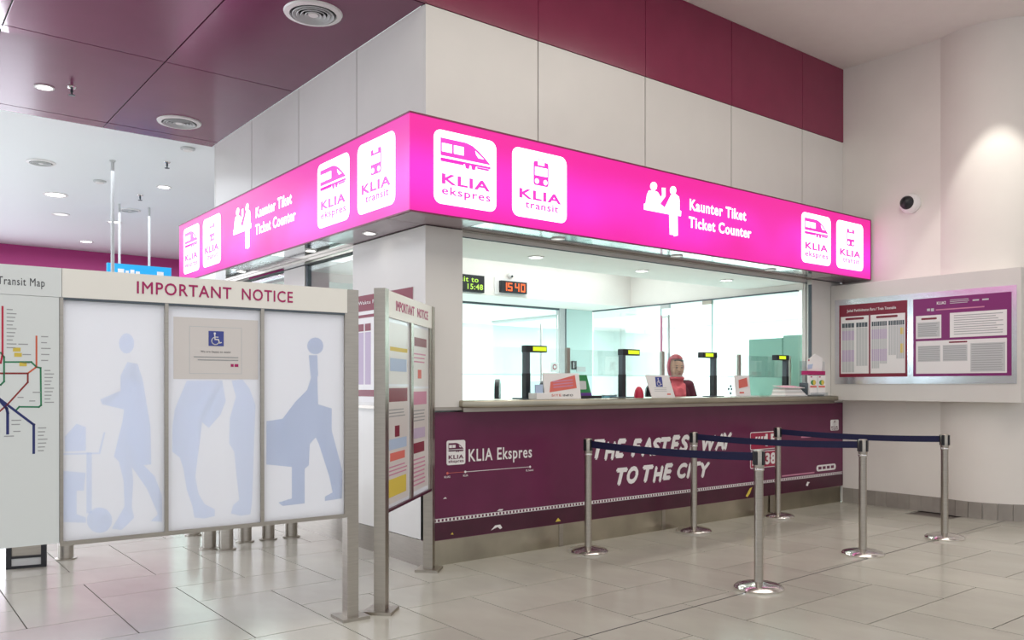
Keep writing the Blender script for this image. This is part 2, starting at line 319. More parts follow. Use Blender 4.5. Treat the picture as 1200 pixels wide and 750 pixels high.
IC_H1=[(2.131, 3.076), (2.127, 3.061), (2.118, 3.047), (2.104, 3.037), (2.087, 3.032), (2.071, 3.032), (2.057, 3.038), (2.047, 3.049), (2.044, 3.063), (2.047, 3.077), (2.057, 3.091), (2.071, 3.101), (2.087, 3.106), (2.104, 3.106), (2.118, 3.1), (2.127, 3.089)]
IC_H2=[(2.38, 3.075), (2.377, 3.06), (2.368, 3.046), (2.354, 3.036), (2.339, 3.031), (2.323, 3.032), (2.31, 3.038), (2.301, 3.049), (2.298, 3.063), (2.301, 3.078), (2.31, 3.092), (2.323, 3.102), (2.339, 3.107), (2.354, 3.107), (2.368, 3.1), (2.377, 3.089)]
IC_HOLE=[(2.187, 2.911), (2.207, 2.907), (2.288, 2.906), (2.288, 2.981), (2.243, 2.93), (2.226, 2.903)]


# ------------------------------------------------------------------ floor
fl = thing('floor', 'pale beige stone tiled concourse floor', 'floor', kind='structure')
part('floor_slab', B().box(-16, 12, -12, 17, -.2, -.012), 'grout', fl)
UX, UY = .468, .474
hb = B().box(.0035, 2*UX-.0035, .0035, UY-.0035, -.012, 0); vb = B().box(.0035, UX-.0035, .0035, 2*UY-.0035, -.012, 0)
def mesh_of(b, n, m):
    bmesh.ops.recalc_face_normals(b.bm, faces=b.bm.faces[:]); me = bpy.data.meshes.new(n); b.bm.to_mesh(me); b.bm.free(); me.materials.append(M[m]); return me
hm, vm_ = mesh_of(hb, 'tile', 'tile'), mesh_of(vb, 'tile', 'tile')
def project(x, y, z):
    dx, dy = x+3.31, y+5.237; a = .7859*dx-.6184*dy; d = .6184*dx+.7859*dy
    return (600+976*a/d, 452-976*(z-1.35)/d, d) if d > .3 else (0, 9999, d)
cand = []
for i in range(-16, 26):
    for j in range(-12, 26):
        x = -2.566+UX*i; y = .54+UY*j
        # herringbone: in row j a long tile straddles line i when i+j = 2 (mod 4)
        if (i+1+j) % 4 == 2: cand.append(('h', x, y, x+UX, y+UY/2))
        if (i+j) % 4 == 3 % 4 and True:
            cand.append(('v', x, y, x+UX/2, y+UY))
near, rest = [], []
for t in cand:
    cx, cy = t[3], t[4]
    if cx > .25 and cy > .25: continue
    if cx > 5.8 and cy > -3.2: continue
    if cx > 7.5 or cy > 9: continue
    px, py, d = project(cx, cy, 0)
    if -160 < px < 1330 and py < 900 and d > 2.2: near.append((d, t))
    else: rest.append(t)
near.sort(key=lambda q: q[0])
for d, t in near[:290]:
    o = bpy.data.objects.new('tile', hm if t[0] == 'h' else vm_); COL.objects.link(o); o.parent = fl; o.location = (t[1], t[2], 0)
rb = B()
for t in [q[1] for q in near[290:]]+rest:
    w, l = (2*UX, UY) if t[0] == 'h' else (UX, 2*UY)
    rb.box(t[1]+.0025, t[1]+w-.0025, t[2]+.0025, t[2]+l-.0025, -.012, 0)
part('tile', rb, 'tile', fl, kind='stuff')
jb = B().prism([(-.6, -1.973), (5.7, -1.739), (5.7, -1.747), (-.6, -1.981)], 0, .0008)
part('expansion_joint', jb, 'dark', fl)

# ------------------------------------------------------------------ ceilings
c = part('ceiling', B().box(-10, 9, -9, .02, 5.03, 5.2), 'ceil'); tag(c, 'high off-white plaster ceiling over the queue area', 'ceiling', kind='structure')
sf = thing('ceiling', 'glossy maroon panelled soffit left of the kiosk', 'ceiling', (-.6, 2.2, 4.18), kind='structure')
part('soffit_backing', B().box(-8.6, -.002, 0, 4.72, 4.206, 4.3), 'dark', sf)
xs = [-8.51, -7.29, -6.07, -4.85, -3.63, -2.41, -1.19, .0]; ys = [.012, 2.36, 4.50]
for a, b in zip(xs, xs[1:]):
    for p, q in zip(ys, ys[1:]): part('panel', B().box(a+.005, b-.005, p+.005, q-.005, 4.18, 4.205, bev=.002), 'soffit', sf)
for a, b in zip(xs, xs[1:]): part('edge_panel', B().box(a+.003, b-.003, 4.508, 4.72, 4.18, 4.205), 'soffit', sf)
for a, b in zip(xs, xs[1:]): part('fascia_panel', B().box(a+.004, b-.004, -.03, 0, 4.18, 5.03), 'maroon', sf)
c = part('ceiling', B().box(-14, 12, 4.725, 17, 4.182, 4.25), 'farceil'); tag(c, 'low white concourse ceiling beyond the maroon soffit', 'ceiling', kind='structure')
wb = thing('wall_back', 'distant wall with a magenta band across its top', 'wall', (0, 14.2, 0), kind='structure')
part('lower_wall', B().box(-14, 12, 14.10, 14.4, 0, 2.6), 'whitewall', wb)
part('magenta_band', B().box(-14, 12, 14.06, 14.4, 2.6, 4.18), 'farmaroon', wb)

# ------------------------------------------------------------------ kiosk upper cladding
kf = thing('wall_front', 'kiosk front cladding, white panels under a maroon band', 'wall', (2.8, 0, 2.54), kind='structure')
part('backing', B().box(.02, 5.718, .022, .10, 2.545, 5.03), 'dark', kf)
jx = [0, 1.083, 2.362, 3.628, 4.882, 5.718]
for a, b in zip(jx, jx[1:]):
    part('panel', B().box(a+(.006 if a else 0), b-.006, 0, .03, 2.55, 4.176), 'white', kf)
    part('maroon_panel', B().box(a+(.003 if a else 0), b-.003, -.004, .03, 4.182, 5.028), 'maroon', kf)
kl = thing('wall_left', 'kiosk left side cladding of white panels', 'wall', (0, 2.2, 2.54), kind='structure')
part('backing', B().box(.022, .10, .102, 4.56, 2.545, 4.2), 'dark', kl)
jy = [0.03, 1.084, 2.256, 3.455, 4.60]
for a, b in zip(jy, jy[1:]):
    part('panel', B().box(0, .03, a+(.006 if a > .1 else .001), b-.006, 2.55, 4.1795), 'white', kl)
part('end_panel', B().box(0, .4, 4.60, 4.63, 2.55, 4.178), 'white', kl)

# ------------------------------------------------------------------ illuminated sign
SX0, SX1, SY0, SY1, SZ0, SZ1 = -.35, 5.685, -.35, 4.807, 2.542, 3.217
sg = thing('illuminated_sign', 'long magenta backlit fascia sign wrapping the kiosk corner', 'sign', (-.35, -.35, 2.542))
b = B(); b.box(SX0+.012, SX1-.01, SY0+.012, -.002, SZ0+.012, SZ1-.008); b.box(SX0+.012, -.002, -.002, SY1-.01, SZ0+.012, SZ1-.008)
part('casing', b, 'under', sg)
part('front_face', B().box(SX0, SX1, SY0, SY0+.010, SZ0+.008, SZ1-.006), 'signR', sg)
part('side_face', B().box(SX0, SX0+.010, SY0+.011, SY1, SZ0+.008, SZ1-.006), 'signL', sg)
b = B()
for z0, z1 in ((SZ0-.002, SZ0+.008), (SZ1-.006, SZ1+.006)):
    b.box(SX0-.004, SX1+.004, SY0-.004, SY0+.012, z0, z1); b.box(SX0-.004, SX0+.012, SY0+.013, SY1+.004, z0, z1)
b.box(SX1, SX1+.006, SY0-.004, 0, SZ0, SZ1)
part('edge_trim', b, 'signtrim', sg)
# underside sheets
ux = [-.33, .30, 1.4, 2.6, 3.8, 5.05, 5.67]
for a, q in zip(ux, ux[1:]): part('underside_panel', B().box(a+.003, q-.003, -.335, -.004, SZ0, SZ0+.010), 'undermirror' if .2 < a < 5 else 'under', sg)
uy = [0.0, 1.13, 2.12, 3.2, 4.78]
for a, q in zip(uy, uy[1:]): part('underside_panel', B().box(-.335, -.004, a+.003, q-.003, SZ0, SZ0+.010), 'undermirror' if a in (1.13, 3.2) else 'under', sg)
def train_icon(b, bw, X, Z, mx, d):
    b.prism([(X(.10), Z(.106)), (X(.50), Z(.106)), (X(.60), Z(.13)), (X(.70), Z(.185)), (X(.80), Z(.26)), (X(.90), Z(.345)), (X(.10), Z(.345))], d, d+.002, mx)
    b.rect(X(.10), X(.90), Z(.405), Z(.375), d, d+.002, mx); b.rect(X(.10), X(.46), Z(.425), Z(.38), d, d+.002, mx)
    for q in (.48, .58): b.prism([(X(q), Z(.40)), (X(q+.08), Z(.40)), (X(q+.065), Z(.46)), (X(q+.015), Z(.46))], d, d+.002, mx)
    b.prism([(X(.68), Z(.41)), (X(.89), Z(.41)), (X(.86), Z(.435)), (X(.68), Z(.435))], d, d+.002, mx)
    for a, q in ((.12, .275), (.305, .46)): bw.rect(X(a), X(q), Z(.29), Z(.175), d+.002, d+.0035, mx)
    bw.prism([(X(.645), Z(.19)), (X(.79), Z(.285)), (X(.70), Z(.285)), (X(.66), Z(.24))], d+.002, d+.0035, mx)
def tram_icon(b, bw, X, Z, mx, d):
    b.prism(rrect(X(.377), X(.65), Z(.50), Z(.146), .018), d, d+.002, mx)
    for q in (.48, .545): b.prism(circ(X(q), Z(.112), .006, 8), d, d+.002, mx)
    bw.rect(X(.40), X(.627), Z(.355), Z(.23), d+.002, d+.0035, mx)
    bw.rect(X(.455), X(.572), Z(.20), Z(.14), d+.002, d+.0035, mx)
    for q in (.435, .592): bw.prism(circ(X(q), Z(.44), .020, 12), d+.002, d+.0035, mx)
def logo(parent, mx, x0, z0, w, h, kind, ink='pinkem', paper='whiteem', sm=1):
    X = lambda f: x0+f*w; Z = lambda f: z0+h*(1-f)
    p = part('logo_plate', B().prism(rrect(x0, x0+w, z0, z0+h, .11*w), .001, .004, mx), paper, parent)
    b, bw = B(), Multi(); (train_icon if kind == 'ekspres' else tram_icon)(b, bw, X, Z, mx, .004)
    part('train_icon', b, ink, p); [part('icon_window', q, paper, p) for q in bw.l]
    text(p, 'lettering', 'KLIA', ink, mx, X(.12), X(.89), Z(.725), Z(.585), .004, bold=.030)
    text(p, 'lettering', kind, ink, mx, X(.12 if kind == 'ekspres' else .23), X(.90 if kind == 'ekspres' else .84), Z(.90 if kind == 'ekspres' else .86), Z(.755), .004, bold=.014)
fr = MF(SY0); lf = ML(SX0)
for x0, k in ((-.158, 'ekspres'), (.536, 'transit'), (4.319, 'ekspres'), (4.978, 'transit')): logo(sg, fr, x0, 2.623, .544, .518, k)
for x0, k in ((-4.630, 'ekspres'), (-3.945, 'transit'), (-1.087, 'ekspres'), (-.397, 'transit')): logo(sg, lf, x0, 2.625, .556, .518, k)
for mx, off in ((fr, 0), (lf, -4.99)):
    b = B(); sh = lambda P: [(x+off, z) for x, z in P]
    b.prism(sh(IC_CLERK), .001, .003, mx); b.prism(sh(IC_H1), .001, .003, mx); b.prism(sh(IC_H2), .001, .003, mx)
    part('counter_icon', b, 'whiteem', sg)
    text(sg, 'lettering', 'Kaunter Tiket', 'whiteem', mx, 2.563+off, 3.388+off, 2.925, 3.027, bold=.024)
    text(sg, 'lettering', 'Ticket Counter', 'whiteem', mx, 2.551+off, 3.469+off, 2.768, 2.870, bold=.024)
# little recessed lamps under the sign
def downlight(loc, r, label, cat='light', lit=True, group=None, em='lamp'):
    t = thing('recessed_downlight', label, cat, loc, group=group)
    part('rim', B().lathe([(r, -.001), (r, -.008), (r*.78, -.010), (r*.74, -.002)], loc, 24), 'whitep', t, True)
    part('lens', B().lathe([(r*.74, -.001), (r*.74, -.004)], loc, 20), em if lit else 'lampoff', t)
    return t
for i, y in enumerate((.55, 1.62, 3.3)):
    downlight((-.17, y, SZ0), .055, ['round downlight under the sign, beside the corner column', 'round downlight under the side sign, above the left window', 'farthest round downlight under the side arm of the sign'][i], group='downlights under the sign')
for i, x in enumerate((1.15, 2.6, 4.05)):
    downlight((x, -.17, SZ0), .055, ['unlit downlight under the front sign, nearest the corner', 'unlit downlight under the middle of the front sign', 'unlit downlight under the right end of the front sign'][i], lit=False, group='downlights under the sign')

# ------------------------------------------------------------------ kiosk columns and window frames
kc = thing('wall_front', 'white clad kiosk columns at corner, side and right end', 'wall', (0, 0, 1.19), kind='structure')
b = B().box(-.012, .322, -.012, 1.13, 1.19, 2.535); part('corner_column', b, 'white', kc)
part('column_ledge', B().box(-.035, .33, -.035, 1.13, 1.165, 1.19), 'steel', kc)
part('end_column', B().box(5.065, 5.716, 0, .06, 1.16, 2.535), 'white', kc); part('end_wall', B().box(5.066, 5.716, .075, .12, .0, 2.535), 'white', kc)
part('column_trim', B().box(5.050, 5.064, -.004, .03, 1.24, 2.478), 'greymetal', kc)
part('side_column', B().box(0, .25, 2.12, 2.60, 1.19, 2.535), 'white', kc)
part('rear_column', B().box(0, .3, 4.25, 4.60, 0, 2.535), 'white', kc)
part('side_ledge', B().box(-.02, .25, 1.13, 4.25, 1.165, 1.20), 'steel', kc)
part('front_head_rail', B().box(.322, 5.065, -.002, .012, 2.530, 2.54), 'steel', kc)
part('rail_gap', B().box(.322, 5.065, .050, .058, 2.494, 2.501), 'greymetal', kc)
part('side_head_rail', B().box(-.002, .02, 1.13, 4.25, 2.515, 2.54), 'steel', kc)
part('rail_gap', B().box(-.006, .055, 1.13, 4.25, 2.478, 2.488), 'dark', kc)
ws = thing('window_1', 'glazing of the kiosk side windows', 'window', (0, 2, 1.2), kind='structure')
for a, q in ((1.135, 2.118), (2.602, 4.248)):
    part('pane', B().box(.02, .03, a, q, 1.20, 2.478), 'glass', ws)
part('window_post', B().box(.01, .05, 2.08, 2.118, 1.20, 2.478), 'greymetal', ws)

# side low wall
sw = thing('wall_left', 'white lower side wall of the kiosk above a steel skirting', 'wall', (0, 2.3, 0), kind='structure')
for a, q in zip([.03, 1.13, 2.26, 3.4], [1.127, 2.257, 3.397, 4.25]): part('panel', B().box(0, .06, a, q, .20, 1.165), 'white', sw)
part('corner_trim', B().box(-.004, -.0005, 0, .03, .20, 1.165), 'white', sw)
part('skirting', B().box(-.006, .05, .03, 4.25, 0, .197), 'steel', sw)

# ------------------------------------------------------------------ ticket counter
tc = thing('ticket_counter', 'long ticket counter with a plum graphic front and steel top', 'counter', (2.9, 0, 0))
part('front_panel', B().box(0, 5.71, 0, .07, .19, 1.15), 'vinyl', tc)
part('kick_plate', B().box(.01, 2.785, .012, .07, 0, .188), 'kick', tc)
part('kick_plate', B().box(2.79, 5.70, .022, .07, 0, .188), 'kick', tc)
for x in (1.32, 2.60, 4.3): part('kick_plate_joint', B().box(x, x+.045, .006, .012, 0, .188), 'steel', tc)
b = B().prism([(.29, -.06), (.42, -.15), (5.36, -.15), (5.446, -.06), (5.446, .005), (5.05, .005), (5.05, .50), (.33, .50), (.33, .005), (.29, .005)], 1.182, 1.238)
bmesh.ops.bevel(b.bm, geom=[e for e in b.bm.edges if abs(e.verts[0].co.z-e.verts[1].co.z) < .001], offset=.012, segments=3, affect='EDGES', profile=.5)
part('countertop', b, 'kick', tc, True)
part('under_rail', B().box(.30, 5.44, -.055, .02, 1.150, 1.182), 'steel', tc)
part('inner_shelf', B().box(.34, 5.04, .125, .49, .955, .985), 'office', tc)
part('counter_core', B().box(.08, 5.04, .072, .12, .0, 1.18), 'office', tc)
g = MF(0)
# graphics on the front
part('lower_stripe', B().rect(.0, 5.71, .195, .335, .0005, .0015, g), 'vinyldark', tc)
b = B(); x = .02
b.rect(.0, 5.70, .350, .354, .001, .002, g); b.rect(.0, 5.70, .326, .330, .001, .002, g)
while x < 5.68: b.rect(x, x+.016, .331, .349, .001, .002, g); x += .034
part('stitched_line', b, 'whitep', tc, label='pale double line with cross stitches along the counter front')
X0 = .182
def small_logo(x0, z0, w, h, icon):
    X = lambda f: x0+f*w; Z = lambda f: z0+h*(1-f)
    p = part('logo_plate', B().prism(rrect(x0, x0+w, z0, z0+h, .1*w), .001, .003, g), 'whitep', tc)
    b, bw = B(), Multi(); icon(b, bw, X, lambda f: z0+h*(1-f*1.05), g, .003); part('train_icon', b, 'vinyl', p); [part('icon_window', q, 'whitep', p) for q in bw.l]
    text(p, 'lettering', 'KLIA', 'vinyl', g, X(.1), X(.9), Z(.76), Z(.60), .003, bold=.02)
    text(p, 'lettering', 'ekspres' if icon is train_icon else 'transit', 'vinyl', g, X(.1), X(.9), Z(.94), Z(.79), .003, bold=.01)
small_logo(.182, .750, .172, .186, train_icon); small_logo(5.447, .836, .17, .123, tram_icon)
text(tc, 'lettering', 'KLIA Ekspres', 'whitep', g, .386, 1.015, .735, .862, bold=.012)
b = B().rect(.35, .995, .688, .692, .001, .002, g)
for x in (.355, .997): b.prism(circ(x, .690, .010, 10), .001, .0025, g)
part('route_line', b, 'whitep', tc); part('route_line', B().rect(.19, .35, .6885, .6915, .001, .002, g).prism(circ(.19, .690, .010, 10), .001, .0025, g), 'salm', tc)
for x0, x1, t in ((.162, .215, 'KLIA2'), (.335, .38, 'KLIA'), (.955, 1.03, 'KL Sentral')): text(tc, 'lettering', t, 'whitep', g, x0, x1, .655, .670, bold=.01)
def brush(s, x0, x1, z0, z1, rise=0, seed=1):
    # hand-painted slanted capitals set one by one
    adv = {' ': .42, 'I': .42, 'W': 1.15, 'M': 1.15}; rnd = random.Random(seed)
    tot = sum(adv.get(ch, .78) for ch in s); x = x0; k = (x1-x0)/tot
    for ch in s:
        w = adv.get(ch, .78)*k
        if ch != ' ':
            dz = rnd.uniform(-.008, .008)
            text(tc, 'letter', ch, 'whitep', g, x+.006, x+w*1.16, z0+dz+rise*(x-x0), z1+dz+rise*(x-x0)+rnd.uniform(-.006, .008), .001, dbl=.10, shear=.3)
        x += w
brush('THE FASTEST WAY', 1.70, 3.62, .700, .868, .004, 2)
brush('TO THE CITY', 1.98, 3.27, .460, .612, 0, 5)
for z0, z1, t in ((.682, .868, '15'), (.490, .668, '38')):
    part('price_box', B().prism(rrect(3.94, 4.45, z0, z1, .02), .001, .002, g), 'whitep', tc)
    part('price_box', B().prism(rrect(3.948, 4.442, z0+.008, z1-.008, .016), .002, .003, g), 'crimson', tc)
    text(tc, 'lettering', t, 'whitep', g, 4.20, 4.38, z0+.03, z1-.025, .003, bold=.04)
text(tc, 'lettering', 'RM', 'whitep', g, 3.97, 4.12, .52, .58, .003, dbl=.03)
b = B()
for i in range(4): b.prism([(4.0+.05*i, .74), (4.03+.05*i, .74), (4.06+.05*i, .82), (4.03+.05*i, .82)], .003, .004, g)
part('arrow_mark', b, 'whitep', tc)
b = B(); b.rect(4.86, 5.24, .775, .810, .001, .002, g)
for i in range(5): b.rect(4.80+.11*i, 4.87+.11*i, .69, .705, .001, .002, g)
part('printed_text', b, 'pinkp', tc, kind='stuff')
b = B().rect(4.50, 5.12, .372, .386, .001, .002, g); part('printed_text', b, 'pinkp', tc)
part('label_pill', B().prism(rrect(5.16, 5.56, .385, .455, .034), .001, .002, g), 'whitep', tc)
b = B()
for i in range(4): b.rect(5.20+.085*i, 5.26+.085*i, .405, .437, .002, .003, g)
part('pill_print', b, 'vinyl', tc, kind='stuff')
# scuffs where the vinyl has peeled off
for pts, mt in (([(.60, .215), (.64, .250), (.69, .252), (.71, .225), (.69, .215), (.665, .235), (.63, .225)], 'whitep'), ([(.22, .225), (.235, .24), (.245, .222)], 'yel'), ([(1.27, .215), (1.30, .245), (1.33, .215)], 'yel'), ([(3.86, .215), (3.93, .29), (3.97, .30), (3.93, .235), (3.89, .205)], 'yel'), ([(4.95, .245), (4.98, .285), (5.03, .275), (5.0, .262), (4.99, .235)], 'whitep'), ([(.66, .362), (.68, .374), (.72, .372), (.71, .36)], 'whitep'), ([(.15, .50), (.17, .512), (.185, .50)], 'whitep')):
    part('peeled_patch', B().prism(pts, .002, .003, g), mt, tc)

# ------------------------------------------------------------------ office interior (white rooms behind the counter)
ofl = thing('floor', 'plain white raised floor inside the ticket office', 'floor', (3, 3, 0), kind='structure')
part('office_floor', B().box(.12, 8.6, .125, 6.6, 0, .02), 'office', ofl)
oc = thing('ceiling', 'office ceiling with a recessed lighting trough', 'ceiling', (2.6, 1.5, 2.5), kind='structure')
part('front_strip', B().box(.12, 5.05, .06, .90, 2.50, 2.54), 'ceil', oc)
part('trough_top', B().box(.12, 5.05, .90, 2.75, 3.0, 3.04), 'ceil', oc)
part('trough_upstand', B().box(.12, 5.05, .90, .93, 2.54, 3.0), 'ceil', oc)
part('bulkhead', B().box(.12, 5.05, 2.75, 2.80, 2.43, 3.0), 'ceil', oc)
part('rear_ceiling', B().box(.12, 5.05, 2.80, 6.6, 2.43, 2.47), 'ceil', oc)
part('side_ceiling', B().box(5.05, 8.6, .10, 6.6, 2.43, 2.47), 'ceil', oc)
part('side_upstand', B().box(5.05, 5.09, .10, 2.80, 2.47, 3.0), 'ceil', oc)
ow = thing('wall_back', 'bright white walls of the rooms behind the ticket counter', 'wall', (4, 6.6, 0), kind='structure')
part('rear_wall', B().box(.1, 8.7, 6.6, 6.7, .02, 2.43), 'office', ow)
part('side_wall', B().box(8.6, 8.7, .1, 6.6, .02, 2.43), 'office', ow)
part('front_wall', B().box(5.72, 8.7, .02, .1, .02, 2.43), 'office', ow)
part('teal_wall', B().box(4.52, 5.04, 3.5, 3.56, .02, 2.43), 'teal', ow)
dr = thing('door_1', 'glass doorway with a grey post at the back of the office', 'door', (3, 3.5, 0), kind='structure')
part('door_post', B().box(4.40, 4.515, 3.48, 3.56, .02, 2.43), 'lgreyp', dr)
part('door_post', B().box(4.500, 4.517, 3.475, 3.48, .02, 2.43), 'greymetal', dr)
part('head_rail', B().box(.4, 4.40, 3.49, 3.54, 2.405, 2.43), 'greymetal', dr)
part('pane', B().box(.4, 4.39, 3.51, 3.52, .02, 2.405), 'glass', dr)
part('pull_handle', B().tube([(4.02, 3.44, 1.31), (4.02, 3.44, 2.20)], .016), 'chrome', dr, True)
part('handle_stud', B().box(4.01, 4.03, 3.44, 3.51, 1.40, 1.42).box(4.01, 4.03, 3.44, 3.51, 2.08, 2.10), 'chrome', dr)
sp = thing('window_2', 'glass partition running back along the right side of the office', 'window', (5.05, 2, 0), kind='structure')
gy = [.16, 1.36, 2.20, 3.49]
for a, q in zip(gy, gy[1:]): part('pane', B().box(5.045, 5.055, a+.004, q-.004, .02, 2.42), 'glass', sp)
for y in gy[1:-1]: part('pane_edge', B().box(5.043, 5.057, y-.004, y+.004, .02, 2.42), 'edge', sp)
part('head_rail', B().box(5.03, 5.07, .16, 3.49, 2.415, 2.43), 'greymetal', sp)
part('pane', B().box(5.045, 5.055, 3.57, 5.9, .02, 2.40), 'glass', sp); part('head_rail', B().box(5.02, 5.08, 3.57, 5.9, 2.40, 2.43), 'lgreyp', sp)
for a, q in ((1.36, 1.50), (2.05, 2.19)): part('clamp', B().box(5.03, 5.07, a, q, 2.365, 2.412), 'steel' if a < 2 else 'lgreyp', sp)
for y, m_ in ((2.149, 'pinkp'), (2.018, 'chrome')): part('pull_handle', B().tube([(5.0, y, 1.20), (5.0, y, 2.27)], .017), m_, sp, True)
for z in (1.3, 2.24): part('handle_bracket', B().box(4.99, 5.045, 2.01, 2.16, z, z+.02), 'chrome', sp)
fs = thing('frosted_screen', 'pale teal frosted screen behind the right end of the counter', 'screen', (5.12, .6, .02))
part('panel', B().box(5.10, 5.14, .86, .40, .02, 1.905, bev=.004), 'frostteal', fs); part('panel', B().box(5.11, 5.15, .17, .395, .02, 1.93, bev=.004), 'frostteal', fs)
part('foot', B().box(5.08, 5.17, .2, .84, .02, .04), 'steel', fs)
downs = [(1.454, .472), (2.849, .496), (4.124, .44)]
for i, (x, y) in enumerate(downs):
    downlight((x, y, 2.50), .075, ['warm office ceiling downlight nearest the corner column', 'warm office ceiling downlight in the middle of the counter', 'warm office ceiling downlight nearest the right end'][i], group='office downlights')
    l = bpy.data.lights.new('downlight_beam', 'SPOT'); l.energy = 30; l.spot_size = radians(120); l.spot_blend = .8; l.color = (1, .95, .85); l.shadow_soft_size = .06
    lo = bpy.data.objects.new('downlight_beam', l); COL.objects.link(lo); lo.location = (x, y, 2.47); lo['kind'] = 'structure'
b = thing('door_sign', 'small white no-entry notice on the office door glass', 'sign', (4.3, 3.49, 1.6))
part('plate', B().box(4.235, 4.385, 3.487, 3.497, 1.54, 1.67), 'whitep', b)
mx = MF(3.487); part('ring_symbol', B().prism(circ(4.31, 1.61, .038), 0, .002, mx), 'crimson', b); part('ring_centre', B().prism(circ(4.31, 1.61, .024), .002, .003, mx).rect(4.28, 4.34, 1.605, 1.615, .003, .004, mx), 'whitep', b)
b = thing('door_controller', 'black access control pad on the teal office wall', 'switch', (4.67, 3.49, 1.6))
part('body', B().box(4.63, 4.71, 3.47, 3.499, 1.58, 1.70, bev=.004), 'black', b); part('label_strip', B().box(4.64, 4.66, 3.466, 3.47, 1.60, 1.68), 'lgreyp', b)
part('junction_plate', B().box(4.73, 4.90, 3.49, 3.499, 1.55, 1.62), 'lgreyp', b)
# passenger information display and clock on the bulkhead
mx = MF(2.69)
b = thing('led_display', 'black dot-matrix display with green departure text, beside the clock', 'display', (2.2, 2.7, 2.5))
part('casing', B().box(1.5, 2.515, 2.69, 2.749, 2.445, 2.645, bev=.003), 'black', b)
text(b, 'lettering', 'Transit to', 'ledgreen', mx, 1.93, 2.425, 2.56, 2.62, bold=.012); text(b, 'lettering', '15:48', 'ledgreen', mx, 2.27, 2.49, 2.475, 2.540, bold=.012)
b = thing('digital_clock', 'black wall clock with orange digits reading 15 40', 'clock', (2.95, 2.7, 2.5))
part('casing', B().box(2.765, 3.163, 2.69, 2.749, 2.475, 2.615, bev=.003), 'black', b)
part('backing_box', B().box(2.70, 3.20, 2.735, 2.7495, 2.45, 2.65), 'whitep', b)
def seg7(b, ch, x, z, w, h, mx):
    on = {'1': 'BC', '5': 'AFGCD', '4': 'FGBC', '0': 'ABCDEF'}[ch]; t = .22*w; hh = h/2
    R = dict(A=(0, w, h-t, h), D=(0, w, 0, t), G=(0, w, hh-t/2, hh+t/2), F=(0, t, hh, h), E=(0, t, 0, hh), B=(w-t, w, hh, h), C=(w-t, w, 0, hh))
    for s in on: a, q, c_, d_ = R[s]; b.rect(x+a, x+q, z+c_, z+d_, .0005+.0001*'ABCDEFG'.index(s), .002+.0001*'ABCDEFG'.index(s), mx)
d = B()
for ch, x in zip('1540', (2.785, 2.865, 2.975, 3.065)): seg7(d, ch, x, 2.495, .066, .098, mx)
part('digits', d, 'ledred', b)
b = thing('dome_camera', 'tiny white camera on the office bulkhead above the clock', 'camera', (2.95, 2.72, 2.69))
part('housing', B().ball((2.93, 2.72, 2.69), .035), 'whitep', b, True); part('lens', B().ball((2.93, 2.69, 2.675), .014), 'black', b, True)

# counter glass screen
gs = thing('glass_screen', 'low clear screen held by steel posts along the counter top', 'screen', (2.9, .25, 1.238))
px = [.34, 1.633, 2.876, 4.091, 5.02]
for a, q in zip(px, px[1:]):
    part('pane', B().box(a+.02, q-.02, .246, .254, 1.445, 1.672), 'screen', gs)
    part('pane_edge', B().box(a+.02, q-.02, .245, .255, 1.441, 1.445), 'edge', gs)
for x in px[1:-1]: part('post', B().box(x-.018, x+.018, .235, .265, 1.238, 1.685), 'steel', gs)
part('post', B().box(5.00, 5.03, .235, .265, 1.238, 1.685), 'steel', gs); part('post', B().box(.335, .36, .235, .265, 1.238, 1.685), 'steel', gs)
b = thing('speech_vent', 'small cluster of black dots on the glass screen beside the card', 'sticker', (3.8, .24, 1.3))
q = B()
for x, z in ((3.94, 1.345), (3.905, 1.315), (3.955, 1.315), (3.94, 1.27)): q.prism(circ(x, z, .012, 10), 0, .004, MF(.245))
part('dot_sticker', q, 'black', b); part('sticker_film', B().rect(3.89, 3.97, 1.25, 1.445, -.002, 0, MF(.245)), 'clear', b)

# ------------------------------------------------------------------ things on the counter
def display_unit(x, side, label):
    t = thing('queue_display', label, 'display', (x, .12, 1.238), group='counter number displays')
    part('base', B().box(x-.10, x+.10, .06, .18, 1.238, 1.250, bev=.003), 'greymetal', t)
    part('post', B().box(x-.021, x+.021, .095, .145, 1.250, 1.665), 'greymetal', t)
    part('post_cover', B().box(x-.023, x+.023, .092, .148, 1.250, 1.452), 'black', t)
    a, q = (x-.022, x+.20) if side > 0 else (x-.20, x+.022)
    h = part('display_head', B().box(a, q, .085, .155, 1.628, 1.685, bev=.004), 'black', t)
    w0, w1 = (x+.045, x+.19) if side > 0 else (x-.165, x-.045)
    part('screen', B().box(w0, w1, .083, .086, 1.640, 1.674), 'lcd', h)
display_unit(1.055, 1, 'L-shaped number display with a lime screen nearest the corner column')
display_unit(2.185, 1, 'L-shaped number display left of the tilted wheelchair sign')
display_unit(3.495, -1, 'L-shaped number display right of the seated clerk')
display_unit(4.745, -1, 'L-shaped number display by the brochure rack')
